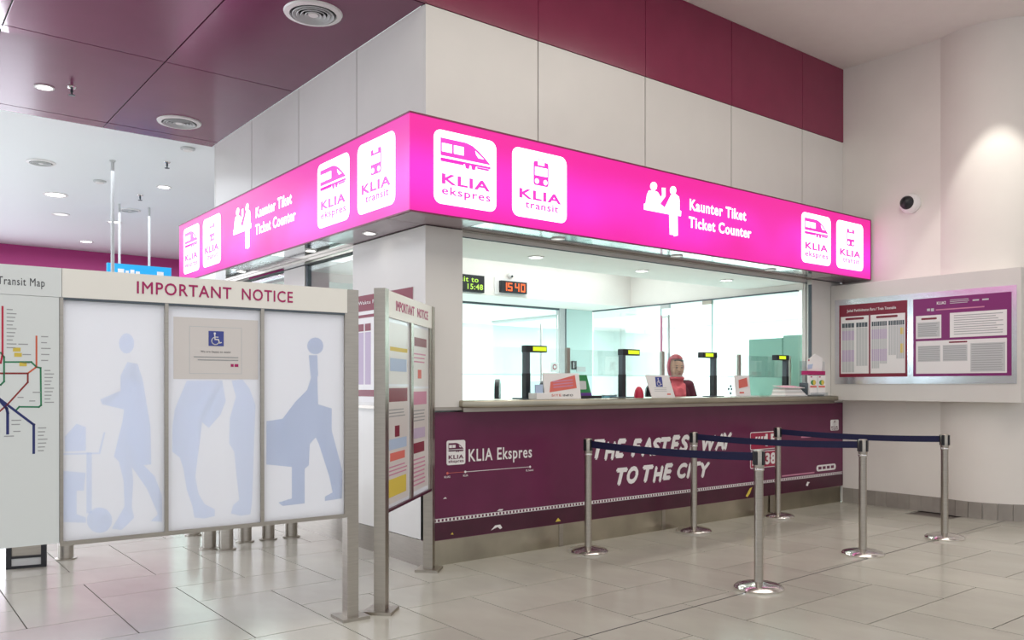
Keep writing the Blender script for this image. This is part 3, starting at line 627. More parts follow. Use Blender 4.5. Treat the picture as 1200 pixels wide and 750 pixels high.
def easel(name, label, cat, x0, x1, z1, y, lean, face='whitep', th=.008, skew=0):
    t = thing(name, label, cat, ((x0+x1)/2, y, 1.238))
    mx = Matrix.Translation(((x0+x1)/2, y, 1.238)) @ Matrix.Rotation(-lean, 4, 'X') @ Matrix.Shear('XZ', 4, (skew, 0)) if False else Matrix.Translation(((x0+x1)/2, y, 1.238)) @ Matrix.Rotation(-lean, 4, 'X')
    mx = mx @ Matrix(((1, 0, 0, 0), (0, 0, -1, 0), (0, 1, 0, 0), (0, 0, 0, 1)))
    w = (x1-x0)/2; h = z1-1.238
    part('board', B().prism([(-w, .0), (w, 0), (w+skew, h), (-w+skew, h)], -th, 0, mx), face, t)
    part('rear_leg', B().prism([(-w*.5, 0), (w*.5, 0), (w*.4, h*.8), (-w*.4, h*.8)], -th-.005, -th, mx @ Matrix.Rotation(.0, 4, 'X')), face, t)
    return t, mx, w, h
t, mx, w, h = easel('counter_sign', 'white leaning counter sign with a red stamp-like print', 'sign', 1.19, 1.60, 1.458, .04, .12)
part('red_print', B().prism([(-w*.72, h*.26), (-w*.62, h*.66), (w*.75, h*.93), (w*.80, h*.42)], .0005, .002, mx), 'salm', t)
b = B()
for i in range(3): b.prism([(-w*.5, h*(.42+.11*i)), (w*.6, h*(.50+.11*i)), (w*.6, h*(.55+.11*i)), (-w*.5, h*(.47+.11*i))], .002, .003, mx)
part('print_lines', b, 'pinkp', t); text(t, 'lettering', 'SITE', 'salm', mx, -w*.62, -w*.1, h*.10, h*.19); text(t, 'lettering', 'INFO', 'blackp', mx, 0, w*.55, h*.10, h*.18)
t, mx, w, h = easel('counter_sign', 'green and violet counter sign with a pale square', 'sign', 1.66, 1.83, 1.446, .14, .10, 'greenp', skew=-.05)
part('violet_band', B().prism([(-w+.0, 0), (w, 0), (w-.010, h*.24), (-w-.010, h*.24)], .0005, .002, mx), 'violet', t)
part('pale_square', B().prism(rrect(-.075, .02, h*.38, h*.74, .01), .0005, .002, mx), 'lgreyp', t)
part('stand_foot', B().box(1.66, 1.93, .12, .22, 1.238, 1.262, bev=.004), 'black', t)
t, mx, w, h = easel('counter_sign', 'tilted white counter sign with a blue wheelchair symbol', 'sign', 2.48, 2.80, 1.452, .02, .15, 'whitep', skew=-.06)
def wheelchair(parent, mx, cx, cz, s, bg='bluep', fg='whitep', d=.001):
    p = part('wheelchair_symbol', B().rect(cx-s/2, cx+s/2, cz-s/2, cz+s/2, d, d+.001, mx), bg, parent)
    b = B(); k = s; d2 = d+.001
    b.prism(circ(cx-.10*k, cz+.34*k, .07*k, 12), d2, d2+.001, mx)
    n = 18; o_ = [(cx-.06*k+.24*k*cos(radians(100+i*250/n)), cz-.16*k+.24*k*sin(radians(100+i*250/n))) for i in range(n+1)]
    for q in strip(o_, .06*k): b.prism(q, d2, d2+.001, mx)
    for q in strip([(cx-.10*k, cz+.24*k), (cx-.08*k, cz-.06*k), (cx+.14*k, cz-.06*k), (cx+.22*k, cz-.30*k), (cx+.32*k, cz-.26*k)], .075*k): b.prism(q, d2, d2+.001, mx)
    for q in strip([(cx-.08*k, cz+.10*k), (cx+.12*k, cz+.10*k)], .05*k): b.prism(q, d2, d2+.001, mx)
    part('figure', b, fg, p)
wheelchair(t, mx, -.045, h*.70, .092)
b = B().rect(.05, .10, h*.12, h*.18, .0005, .0015, mx); part('red_mark', b, 'salm', t)
b = B(); [b.rect(-.12, .05, h*(.28+.07*i), h*(.30+.07*i), .0005, .0015, mx) for i in range(3)]; part('print_lines', b, 'lgreyp', t)
t, mx, w, h = easel('counter_sign', 'small white card with a red print in front of a screen post', 'sign', 3.84, 4.09, 1.458, .10, .10)
part('red_print', B().prism([(-w*.55, h*.38), (-w*.5, h*.78), (w*.65, h*.9), (w*.7, h*.48)], .0005, .002, mx), 'salm', t)
b = B().rect(-w*.5, w*.1, h*.14, h*.22, .0005, .0015, mx); part('print_lines', b, 'salm', t)
part('base_strip', B().box(3.82, 4.11, .02, .16, 1.238, 1.246), 'lgreyp', t)
b = thing('card_dispenser', 'small clear and white card dispenser beside the stamp sign', 'dispenser', (1.09, .0, 1.238))
part('tray', B().box(1.03, 1.17, -.05, .06, 1.238, 1.29, bev=.004), 'whitep', b); part('clear_back', B().prism([(1.0, 1.29), (1.17, 1.29), (1.15, 1.385), (1.03, 1.385)], -.03, -.02, MF(0)), 'clear', b)
part('card', B().box(1.06, 1.14, .005, .015, 1.29, 1.36), 'lbluep', b)
b = thing('red_ornament', 'small rounded red object beside the wheelchair sign', 'ornament', (2.38, .10, 1.238))
part('body', B().lathe([(.045, 0), (.047, .03), (.040, .065), (.022, .098), (.0, .108)], (2.385, .10, 1.238), 20), 'redobj', b, True)
b = thing('plastic_tray', 'shallow pale blue tray on the counter behind the displays', 'tray', (2.1, .2, 1.238))
part('tray_body', B().box(2.03, 2.19, .19, .23, 1.238, 1.262, bev=.003), 'tealbox', b); part('rim', B().box(2.02, 2.20, .185, .235, 1.262, 1.268), 'whitep', b)
b = thing('leaflet_tray', 'low tray of stacked newspapers and leaflets on the counter', 'tray', (4.55, .05, 1.238))
part('tray_body', B().box(4.36, 4.78, -.13, .05, 1.238, 1.252), 'lgreyp', b)
for i in range(6): part('leaflet', B().box(4.38+.006*i, 4.76-.012*i, -.12+.006*i, .045, 1.252+.013*i, 1.264+.013*i), ['whitep', 'posterpaper', 'lgreyp'][i % 3], b)
mxx = Matrix.Translation((4.57, -.035, 1.335)) @ Matrix.Rotation(.15, 4, 'X'); q = B().box(-.18, .18, -.08, .08, 0, .006, mx=mxx); part('newspaper', q, 'posterpaper', b)
q = B(); [q.box(-.16+.11*i, -.08+.11*i, -.07, .05, .006, .0075, mx=mxx) for i in range(3)]; part('newsprint', q, 'pinkp', b)
br = thing('brochure_rack', 'clear acrylic rack of white and pink brochures on the counter end', 'rack', (5.1, .0, 1.238))
mx = MF(-.08)
part('front_pocket', B().rect(4.81, 5.15, 1.238, 1.25, -.02, .07, mx), 'clear', br); part('front_lip', B().rect(4.81, 5.15, 1.25, 1.275, .066, .070, mx), 'clear', br)
part('rack_back', B().box(4.80, 5.16, -.03, -.02, 1.238, 1.62), 'clear', br)
part('side_plate', B().box(4.795, 4.803, -.12, -.02, 1.238, 1.38), 'greymetal', br); part('side_plate', B().box(5.155, 5.165, -.10, -.02, 1.238, 1.62), 'lgreyp', br)
part('middle_ledge', B().box(4.82, 5.16, -.11, -.03, 1.470, 1.512), 'magtext', br)
for i in range(2):
    x = 4.812+.165*i
    for k in range(3): p = part('brochure', B().rect(x, x+.148, 1.252, 1.462, .03+.008*k, .037+.008*k, mx), 'whitep', br)
    q = B().prism(circ(x+.074, 1.385, .05, 14, .028), .0535, .055, mx); part('green_print', q, 'greenp', p)
    part('pink_print', B().rect(x+.012, x+.136, 1.330, 1.350, .0535, .055, mx), 'salm', p)
    part('yellow_print', B().prism(circ(x+.09, 1.385, .028, 12), .055, .056, mx), 'yel', p)
    part('logo_mark', B().rect(x+.02, x+.05, 1.44, 1.452, .0535, .055, mx), 'magtext', p)
for k in range(2):
    p = part('brochure', B().prism([(4.86+.03*k, 1.512), (5.15, 1.512), (5.16, 1.66), (5.02, 1.70), (4.86+.03*k, 1.63)], -.01-.012*k, -.004-.012*k, mx), 'whitep', br)
part('blue_print', B().prism([(4.87, 1.53), (4.95, 1.54), (4.97, 1.59), (4.87, 1.58)], -.004, -.002, mx), 'lbluep', br); part('red_mark', B().rect(4.88, 4.90, 1.62, 1.64, -.004, -.002, mx), 'crimson', br)

# office chairs
def chair(x, y, rz, label):
    t = thing('office_chair', label, 'chair', (x, y, .02), rz, group='office chairs')
    W = Matrix.Translation((x, y, .02)) @ Matrix.Rotation(rz, 4, 'Z')
    def pp(n, b, m, s=True): bmesh.ops.transform(b.bm, matrix=W, verts=b.bm.verts[:]); return part(n, b, m, t, s)
    b = B()
    for i in range(5): a = 2*pi*i/5; b.tube([(0, 0, .10), (.28*cos(a), .28*sin(a), .07)], [.022, .014])
    pp('base', b, 'black')
    b = B(); [b.ball((.28*cos(2*pi*i/5), .28*sin(2*pi*i/5), .03), .03, 10) for i in range(5)]; pp('castor', b, 'black')
    pp('gas_column', B().cyl(0, 0, .09, .66, .025), 'greymetal')
    pp('seat', B().box(-.24, .24, -.23, .24, .66, .74, bev=.03), 'black')
    b = B(); n = 10; pts = [(.21*cos(pi*i/n), .02+.28*sin(pi*i/n)**.8+.0) for i in range(n+1)]
    b.prism([(-.21, -.14)]+[(.21, -.14)]+[(p[0], .14+p[1]*.5) for p in pts], -.02, .02, Matrix.Translation((0, .27, 1.10)) @ Matrix(((1,0,0,0),(0,0,-1,0),(0,1,0,0),(0,0,0,1))))
    pp('backrest', b, 'black'); pp('back_bar', B().tube([(0, .20, .70), (0, .30, .78), (0, .30, 1.0)], .018), 'greymetal')
    return t
ch = chair(1.75, 1.05, radians(-150), 'black curved office chair back behind the card dispenser')
dup(ch, (1.05, .95, .02), 'black office chair beside the corner column, mostly behind it', radians(-130))
dup(ch, (3.76, .88, .02), 'office chair the clerk in the red headscarf sits on', radians(-24))

# ------------------------------------------------------------------ clerk
def remesh(o, vox, smooth=2):
    r = o.modifiers.new('remesh', 'REMESH'); r.mode = 'VOXEL'; r.voxel_size = vox; r.use_smooth_shade = True
    if smooth: s = o.modifiers.new('smooth', 'SMOOTH'); s.iterations = smooth; s.factor = .5
PX, PY, ZB = 3.72, .80, 1.237
ps = thing('person', 'seated clerk in a rose headscarf and dark wine jacket behind the counter', 'person', (PX, PY, .76))
T = lambda x, y, z: Vector((PX, PY, 0))+Matrix.Rotation(radians(-24), 3, 'Z') @ Vector((x, y, 0))+Vector((0, 0, z))
def limb(b, pts, rs, n=7):
    for (p, q), (r0, r1) in zip(zip(pts, pts[1:]), zip(rs, rs[1:])):
        for i in range(n+1): f = i/n; b.ball(T(*[p[k]+(q[k]-p[k])*f for k in range(3)]), r0+(r1-r0)*f, 10)
RZ = Matrix.Rotation(radians(-24), 4, 'Z'); HR = Matrix.Rotation(radians(6), 4, 'Z')
EZ = 1.545   # eye height; local -y is the facing direction
b = B()
b.ball(T(0, 0, EZ+.01), (.072, .090, .105), 20, RZ); b.ball(T(0, -.020, EZ-.065), (.052, .060, .052), 14, RZ); b.ball(T(0, -.088, EZ-.022), (.011, .014, .026), 10, RZ)
b.ball(T(0, -.094, EZ-.034), (.014, .012, .010), 8, RZ)
for s in (-1, 1): b.ball(T(s*.040, -.058, EZ-.035), (.024, .022, .024), 10, RZ); b.ball(T(s*.073, .005, EZ-.01), (.010, .02, .03), 8, RZ)
limb(b, [(0, .012, EZ-.09), (0, .015, EZ-.19)], [.048, .055])
b.ball(T(0, .02, 1.22), (.155, .095, .17), 16, RZ); b.ball(T(0, .02, .98), (.14, .10, .20), 16, RZ); b.ball(T(0, .0, .84), (.18, .14, .10), 16, RZ)
for s in (-1, 1):
    limb(b, [(s*.165, .02, 1.345), (s*.215, -.02, 1.10), (s*.15, -.24, 1.02)], [.052, .043, .032])
    limb(b, [(s*.09, -.02, .84), (s*.11, -.42, .82), (s*.11, -.44, .42)], [.085, .065, .045]); limb(b, [(s*.11, -.44, .42), (s*.11, -.44, .12)], [.045, .035]); b.ball(T(s*.11, -.50, .075), (.042, .11, .04), 10, RZ)
    b.ball(T(s*.135, -.29, 1.015), (.038, .045, .016), 10, RZ)
    for k in range(4): limb(b, [(s*.135+(k-1.5)*.019, -.325, 1.016), (s*.135+(k-1.5)*.021, -.362-.006*(1.5-abs(k-1.5)), 1.014), (s*.135+(k-1.5)*.021, -.390-.006*(1.5-abs(k-1.5)), 1.0)], [.0095, .009, .008], 4)
    limb(b, [(s*.135-s*.034, -.28, 1.015), (s*.135-s*.055, -.315, 1.01), (s*.135-s*.058, -.34, 1.005)], [.011, .010, .009], 4)
body = part('body', b, 'skin', ps, True); remesh(body, .0062, 3)
b = B()   # jacket over torso and arms
b.ball(T(0, .02, 1.24), (.180, .115, .17), 18, RZ); b.ball(T(0, .02, .98), (.165, .12, .22), 18, RZ); b.ball(T(0, .0, .85), (.20, .16, .11), 16, RZ)
for s in (-1, 1): limb(b, [(s*.155, .02, 1.350), (s*.222, -.02, 1.10), (s*.155, -.225, 1.02)], [.068, .058, .046])
limb(b, [(-.155, .02, 1.35), (.155, .02, 1.35)], [.068, .068], 10)
j = part('jacket', b, 'jacket', ps, True); remesh(j, .011, 3)
b = B()   # headscarf: cap and sides leave the face open, folds fall on the chest
for i in range(26):
    for k in range(15):
        th = pi*2*i/26; ph = -.95+2.45*k/14
        x, y, z = .086*cos(ph)*sin(th), -.102*cos(ph)*cos(th), .126*sin(ph)
        if y < -.018 and abs(x) < .085 and -.130 < z < .074: continue
        b.ball(T(x, y+.006, EZ+.012+z), .0145, 6)
for k in range(11): a = -1.3+2.6*k/10; b.ball(T(.070*sin(a), -.060*cos(a)-.006, EZ-.115), (.024, .022, .020), 8, RZ)
for k in range(7): f = k/6; b.ball(T(0, .012, EZ-.13-.09*f), (.080+.020*f, .074+.022*f, .024), 14, RZ)
for s in (-1, 1):
    for w_ in (.015, .045): limb(b, [(s*(.085-w_), -.045, EZ-.19), (s*(.07-w_)*.8, -.115, EZ-.30), (s*.02, -.125, EZ-.43)], [.024, .022, .016], 9)
b.ball(T(0, -.105, EZ-.30), (.045, .022, .10), 12, RZ); b.ball(T(0, -.11, EZ-.42), (.03, .02, .05), 10, RZ)
hj = part('headscarf', b, 'hijab', ps, True); remesh(hj, .009, 4)
b = B(); [b.ball(T(s*.030, -.0830, EZ), (.0135, .006, .0060), 10, RZ) for s in (-1, 1)]; part('eye', b, 'black', ps, True)
b = B(); [b.ball(T(s*.030, -.0840, EZ+.022), (.018, .005, .0035), 8, RZ) for s in (-1, 1)]; part('eyebrow', b, 'black', ps, True)
b = B().ball(T(0, -.0810, EZ-.066), (.022, .008, .007), 10, RZ); part('lips', b, 'lips', ps, True)
b = B()
for k in range(9): a = -.9+1.8*k/8; b.ball(T(.062*sin(a)+.012, -.050*cos(a)-.012, EZ+.072+.006*cos(a)), .012, 6)
uc = part('underscarf', b, 'black', ps, True); remesh(uc, .006, 2)

# ------------------------------------------------------------------ right wall, column, skirting, notice box
wr = thing('wall_right', 'tall off-white wall with a rounded column bulge', 'wall', (5.718, -1, 0), kind='structure')
part('flat_wall', B().box(5.718, 6.3, -1.25, .02, .0, 5.03), 'whitewall', wr)
CX, CY, CR = 6.3, -1.42, .66
part('round_column', B().cyl(CX, CY, 0, 5.03, CR, 96), 'whitewall', wr, True)
part('flat_wall', B().box(6.5, 6.8, -9, -1.42, 0, 5.03), 'whitewall', wr)
bb = thing('baseboard_right', 'dark grey tiled skirting at the foot of the right wall', 'skirting', (5.7, -1, 0), kind='structure')
y = -.004
while y > -1.05: part('tile', B().box(5.706, 5.72, y-.128, y, 0, .165), 'basetile', bb); y -= .13
tm = mesh_of(B().box(CR, CR+.012, -.064, .064, 0, .165), 'tile', 'basetile')
a = radians(152)
while a < radians(262):
    o = bpy.data.objects.new('tile', tm); COL.objects.link(o); o.parent = bb
    o.matrix_local = WM[bb.name].inverted() @ Matrix.Translation((CX, CY, 0)) @ Matrix.Rotation(a, 4, 'Z'); a += .1985
nb = thing('notice_box', 'white wall-mounted box carrying two timetable posters', 'notice board', (5.58, -1, 1.19))
part('cabinet', B().box(5.45, 5.716, -1.985, -.004, 1.185, 2.49, bev=.004), 'white', nb)
wp = ML(5.45)
part('backing_plate', B().rect(.06, 1.95, 1.37, 2.32, .0, .008, wp), 'plate', nb)
def bars(b, x0, x1, z0, z1, n, d, mx, th=.35, rnd=.15):
    hgt = (z1-z0)/n
    for i in range(n): b.rect(x0, x1-(x1-x0)*random.uniform(0, rnd), z1-hgt*(i+th+.3), z1-hgt*(i+.3), d, d+.0006, mx)
t = thing('poster', 'dark red timetable poster with lilac striped columns', 'poster', (5.44, -.5, 1.45)); d = .009
part('sheet', B().rect(.115, .890, 1.447, 2.258, d, d+.003, wp), 'redp', t)
part('panel_field', B().rect(.135, .465, 1.485, 2.125, d+.003, d+.004, wp).rect(.485, .870, 1.485, 2.125, d+.003, d+.004, wp), 'whitep', t)
text(t, 'lettering', 'Jadual Perkhidmatan Baru / Train Timetable', 'whitep', wp, .21, .77, 2.165, 2.205, d+.003, bold=.01)
part('heading_bar', B().prism(rrect(.19, .41, 2.085, 2.11, .012), d+.004, d+.005, wp), 'redp', t); part('heading_bar', B().prism(rrect(.55, .79, 2.085, 2.11, .012), d+.004, d+.005, wp), 'redp', t)
b = B(); b2 = B(); b3 = Multi(); b4 = B()
for x0, x1, zb in ((.15, .295, 1.50), (.32, .45, 1.57), (.50, .585, 1.54), (.59, .67, 1.59), (.69, .77, 1.68), (.775, .86, 1.64)):
    b.rect(x0, x1, 2.0, 2.05, d+.0045, d+.0055, wp); b2.rect(x0, x1, zb, 1.995, d+.004, d+.0046, wp)
    for k in range(1, 4): b4.rect(x0+(x1-x0)*k/4-.002, x0+(x1-x0)*k/4+.002, zb, 2.05, d+.006, d+.0065, wp)
for x0, x1 in ((.15, .295), (.50, .585), (.59, .67)): b3.rect(x0, x1, 1.86, 1.965, d+.0048, d+.0055, wp); b3.rect(x0, x1, 1.62, 1.75, d+.0048, d+.0055, wp)
part('table_head', b, 'greymetal', t); part('table_column', b2, 'lgreyp', t); [part('lilac_block', q, 'lilac', t) for q in b3.l]; part('table_rule', b4, 'whitep', t)
part('yellow_block', B().rect(.82, .85, 1.90, 1.97, d+.0048, d+.0055, wp).rect(.82, .85, 1.70, 1.80, d+.0048, d+.0055, wp), 'yel', t)
t = thing('poster', 'wide purple notice poster with three grey tables', 'poster', (5.44, -1.4, 1.45))
part('sheet', B().rect(.955, 1.905, 1.447, 2.258, d, d+.003, wp), 'purp', t)
part('panel_field', B().rect(.985, 1.245, 1.84, 2.08, d+.003, d+.004, wp).rect(1.33, 1.865, 1.84, 2.09, d+.003, d+.004, wp).rect(.985, 1.865, 1.475, 1.815, d+.003, d+.004, wp), 'whitep', t)
text(t, 'lettering', 'KLIA2', 'whitep', wp, 1.20, 1.29, 2.185, 2.215, d+.003, bold=.02)
b = B(); bars(b, 1.33, 1.52, 2.18, 2.23, 3, d+.003, wp); b.rect(1.10, 1.13, 2.125, 2.15, d+.003, d+.0036, wp); b.rect(1.14, 1.17, 2.12, 2.15, d+.003, d+.0036, wp); b.rect(1.55, 1.61, 2.195, 2.21, d+.003, d+.0036, wp); b.rect(1.64, 1.70, 2.195, 2.21, d+.003, d+.0036, wp); part('printed_lines', b, 'lgreyp', t, kind='stuff')
part('printed_lines', B().rect(1.19, 1.66, 2.125, 2.137, d+.003, d+.0036, wp), 'pinkp', t)
b = B(); b.rect(1.0, 1.23, 1.855, 2.01, d+.004, d+.0046, wp); b.rect(1.005, 1.235, 1.60, 1.765, d+.004, d+.0046, wp); b.rect(1.26, 1.50, 1.60, 1.765, d+.004, d+.0046, wp); b.rect(1.53, 1.85, 1.49, 1.775, d+.004, d+.0046, wp); part('table_field', b, 'lgreyp', t)
b = B(); bars(b, 1.37, 1.84, 1.86, 2.07, 9, d+.004, wp, .3, .3); bars(b, 1.01, 1.22, 1.86, 2.0, 7, d+.0046, wp); bars(b, 1.01, 1.23, 1.605, 1.76, 8, d+.0046, wp, .3, .05); bars(b, 1.265, 1.495, 1.605, 1.76, 8, d+.0046, wp, .3, .05); bars(b, 1.54, 1.84, 1.50, 1.77, 12, d+.0046, wp, .3, .1); part('printed_lines', b, 'greyp', t, kind='stuff')
part('heading_bar', B().prism(rrect(1.04, 1.20, 2.035, 2.055, .009), d+.004, d+.005, wp).prism(rrect(1.32, 1.50, 1.785, 1.80, .007), d+.004, d+.005, wp), 'redp', t)
# dome camera
t = thing('dome_camera', 'round white security camera with a dark dome on the right wall', 'camera', (5.70, -.80, 3.33))
mq = Matrix.Translation((5.716, -.80, 3.33)) @ Matrix.Rotation(radians(-90), 4, 'Y')
part('housing', B().lathe([(.105, 0), (.110, .03), (.098, .075), (.080, .095), (.070, .098)], (0,0,0), 32, mq), 'whitep', t, True)
part('dome', B().lathe([(.074, .094), (.066, .125), (.045, .15), (.02, .162), (0, .165)], (0,0,0), 28, mq), 'black', t, True)

# poster on the corner column side
t = thing('poster', 'white and plum notice poster on the side of the corner column', 'poster', (-.02, .57, 1.2)); cp = ML(-.012)
part('sheet', B().rect(-1.10, -.156, 1.215, 2.095, .0, .004, cp), 'whitep', t)
part('plum_band', B().rect(-1.10, -.156, 1.965, 2.095, .004, .005, cp), 'redp', t); part('plum_band', B().rect(-1.10, -.156, 1.262, 1.316, .004, .005, cp), 'redp', t)
b = B(); b.rect(-1.03, -.93, 1.80, 1.86, .004, .005, cp); b.rect(-.91, -.81, 1.80, 1.86, .004, .005, cp); b.rect(-1.05, -.3, 1.91, 1.935, .004, .005, cp); part('table_head', b, 'redp', t)
part('table_column', B().rect(-1.03, -.93, 1.36, 1.79, .004, .0045, cp).rect(-.91, -.81, 1.36, 1.79, .004, .0045, cp).rect(-.7, -.3, 1.36, 1.86, .004, .0045, cp), 'lilac', t)
text(t, 'lettering', 'Waktu Perkhidmatan', 'whitep', cp, -1.02, -.35, 2.02, 2.05, .005)

# ------------------------------------------------------------------ notice boards
def board_frame(o, dr): return frame((o[0], o[1], 0), (dr[0], dr[1], 0))
def post(root, s, mx, name='post', zt=1.905):
    part(name, B().rect(s-.035, s+.035, .018, zt, -.07, 0, mx), 'steel', root)
    b = B().rect(s-.085, s+.085, .0, .018, -.12, .05, mx); part('foot_plate', b, 'steel', root)
A_ = board_frame((-1.053, -.882), (.9994, -.0349))
na = thing('notice_board', 'wide cream notice board of three frosted panels with walking silhouettes', 'notice board', (-1.8, -.87, 0))
post(na, 0, A_)
for s in (-1.85,): part('post', B().rect(s-.03, s+.03, .018, 1.9, -.10, -.04, A_), 'steel', na); part('foot_plate', B().rect(s-.06, s+.06, 0, .018, -.12, -.03, A_), 'steel', na)
part('header', B().rect(-1.495, -.037, 1.768, 1.905, -.06, .002, A_), 'header', na)
part('header_side', B().rect(-2.6, -1.497, 1.768, 1.905, -.06, .001, A_), 'mapw', na)
fz0, fz1 = .600, 1.766
for s0, s1 in ((-1.505, -1.490), (-1.034, -1.017), (-.542, -.524), (-.052, -.037)): part('frame_bar', B().rect(s0, s1, fz0, fz1, -.045, .004, A_), 'steel', na)
part('frame_bar', B().rect(-1.505, -.037, .592, .612, -.045, .005, A_), 'steel', na); part('frame_bar', B().rect(-1.505, -.037, 1.756, 1.768, -.045, .003, A_), 'greymetal', na)
for s0, s1 in ((-1.490, -1.034), (-1.017, -.542), (-.524, -.052)): part('frosted_panel', B().rect(s0, s1, .612, 1.756, -.03, -.012, A_), 'frost', na)
for pl, mt in ((SIL1, 'sil'), (SIL1H, 'sil'), (WHEEL, 'sil'), (TROL, 'sil'), (TROL2, 'sil'), (LUG, 'sil'), (LUG2, 'sil'), (SIL2, 'sil'), (SIL3, 'sil'), (SIL4, 'sil2'), (SIL4H, 'sil2'), (SIL4N, 'sil2')):
    part('silhouette', B().prism(pl, -.012, -.0112, A_), mt, na)
text(na, 'lettering', 'IMPORTANT', 'magtext', A_, -1.166, -.700, 1.807, 1.869, .002, dbl=.022); text(na, 'lettering', 'NOTICE', 'magtext', A_, -.645, -.363, 1.807, 1.869, .002, dbl=.022)
pz = thing('notice_poster', 'pale notice with a wheelchair symbol taped inside the middle panel', 'poster', (-1.83, -.85, 1.38))
part('sheet', B().rect(-.99, -.553, 1.384, 1.702, -.011, -.010, A_), 'posterpaper', pz)
part('inner_frame', B().rect(-.912, -.641, 1.655, 1.658, -.010, -.0095, A_).rect(-.912, -.909, 1.415, 1.655, -.010, -.0095, A_).rect(-.644, -.641, 1.415, 1.655, -.010, -.0095, A_).rect(-.912, -.641, 1.412, 1.415, -.010, -.0095, A_), 'lgreyp', pz)
wheelchair(pz, A_, -.776, 1.597, .078, d=-.0095)
text(pz, 'lettering', 'We are happy to assist', 'blackp', A_, -.855, -.70, 1.520, 1.533, -.0095, .0005); b = B(); b.rect(-.89, -.66, 1.497, 1.502, -.0095, -.009, A_); b.rect(-.87, -.66, 1.482, 1.487, -.0095, -.009, A_); part('print_lines', b, 'greyp', pz)
b = B(); b.rect(-.70, -.685, 1.45, 1.465, -.0095, -.009, A_); b.rect(-.68, -.66, 1.45, 1.465, -.0095, -.009, A_); part('red_mark', b, 'magtext', pz)
# transit map panel
mp_ = part('map_panel', B().rect(-2.6, -1.507, .608, 1.766, -.055, .001, A_), 'mapw', na)
for cname, wdt, pts in MAP:
    b = B(); [b.prism(q, .001, .0018, A_) for q in strip(pts, wdt*.9)]; part('route_line', b, 'rail_'+cname, mp_)
b = B()
for i, (s, z) in enumerate(MAPT): b.rect(s+.006, s+.03+.02*((i*7) % 4)/4, z-.002, z+.0025, .001, .0018, A_)
part('station_name', b, 'greyp', mp_, kind='stuff')
b = B()
for s, z in ((-1.695, 1.507), (-1.69, 1.483), (-1.67, 1.44)): b.rect(s, s+.03, z, z+.018, .001, .0018, A_)
part('yellow_emblem', b, 'yel', mp_)
text(na, 'lettering', 'Transit Map', 'blackp', A_, -1.755, -1.567, 1.800, 1.848, .001, .001)
# second board
B_ = board_frame((-.823, -.871), (.814, .759))
n2 = thing('notice_board', 'narrow cream notice board of two panels standing edge-on by the counter corner', 'notice board', (-.45, -.5, 0))
post(n2, 0, B_, zt=1.93); post(n2, 1.13, B_, zt=1.925)
part('header', B().rect(.036, 1.094, 1.765, 1.925, -.06, -.005, B_), 'header', n2)
for s0, s1 in ((.036, .055), (.555, .610), (1.055, 1.094)): part('frame_bar', B().rect(s0, s1, .60, 1.765, -.05, -.006, B_), 'steel', n2)
part('frame_bar', B().rect(.036, 1.094, .585, .602, -.05, -.004, B_), 'vinyldark', n2)
for s0, s1 in ((.055, .555), (.610, 1.055)): part('glazed_panel', B().rect(s0, s1, .602, 1.765, -.035, -.02, B_), 'frost', n2)
text(n2, 'lettering', 'IMPORTANT', 'magtext', B_, .20, .62, 1.815, 1.878, -.005, dbl=.04); text(n2, 'lettering', 'NOTICE', 'magtext', B_, .70, .98, 1.815, 1.878, -.005, dbl=.04)
def notice(label, s0, s1, z0, z1, blocks):
    t = thing('notice_sheet', label, 'poster', tuple(B_ @ Vector(((s0+s1)/2, z0, -.018))))
    part('sheet', B().rect(s0, s1, z0, z1, -.02, -.018, B_), 'posterpaper', t)
    for a, q, c_, d_, m_, n_ in blocks:
        b = B()
        if n_ == 1: b.rect(a, q, c_, d_, -.018, -.0172, B_)
        else: bars(b, a, q, c_, d_, n_, -.018, B_)
        part('print_block' if n_ == 1 else 'print_lines', b, m_, t)
notice('lower left notice on the narrow board, with a yellow block near its foot', .085, .53, .625, 1.345, [(.10, .50, 1.25, 1.335, 'redp', 1), (.10, .46, 1.15, 1.21, 'greyp', 3), (.22, .32, 1.03, 1.10, 'redp', 1), (.10, .48, .955, 1.02, 'lbluep', 1), (.12, .44, .885, .935, 'salm', 1), (.10, .50, .79, .86, 'pinkp', 3), (.09, .47, .665, .775, 'yel', 1), (.12, .43, .68, .76, 'greyp', 3)])
notice('pale sheet standing in for window reflections at the upper left of the narrow board, with a yellow strip', .085, .53, 1.36, 1.74, [(.12, .50, 1.565, 1.590, 'yel', 1), (.12, .48, 1.44, 1.52, 'lbluep', 1)])  # bright window reflection in the glazing, painted as a pale sheet
notice('upper right notice on the narrow board, with a plum heading block', .63, 1.04, 1.345, 1.745, [(.67, .99, 1.62, 1.68, 'redp', 1), (.66, .97, 1.50, 1.58, 'pinkp', 3), (.76, .85, 1.40, 1.46, 'salm', 1)])
notice('lower right notice on the narrow board, crowded with pink lines', .63, 1.04, .635, 1.33, [(.65, .99, 1.22, 1.31, 'pinkp', 1), (.65, .97, 1.10, 1.19, 'greyp', 4), (.65, .95, .99, 1.06, 'lilac', 1), (.64, .93, .89, .96, 'redp', 1), (.65, .98, .66, .86, 'pinkp', 7)])

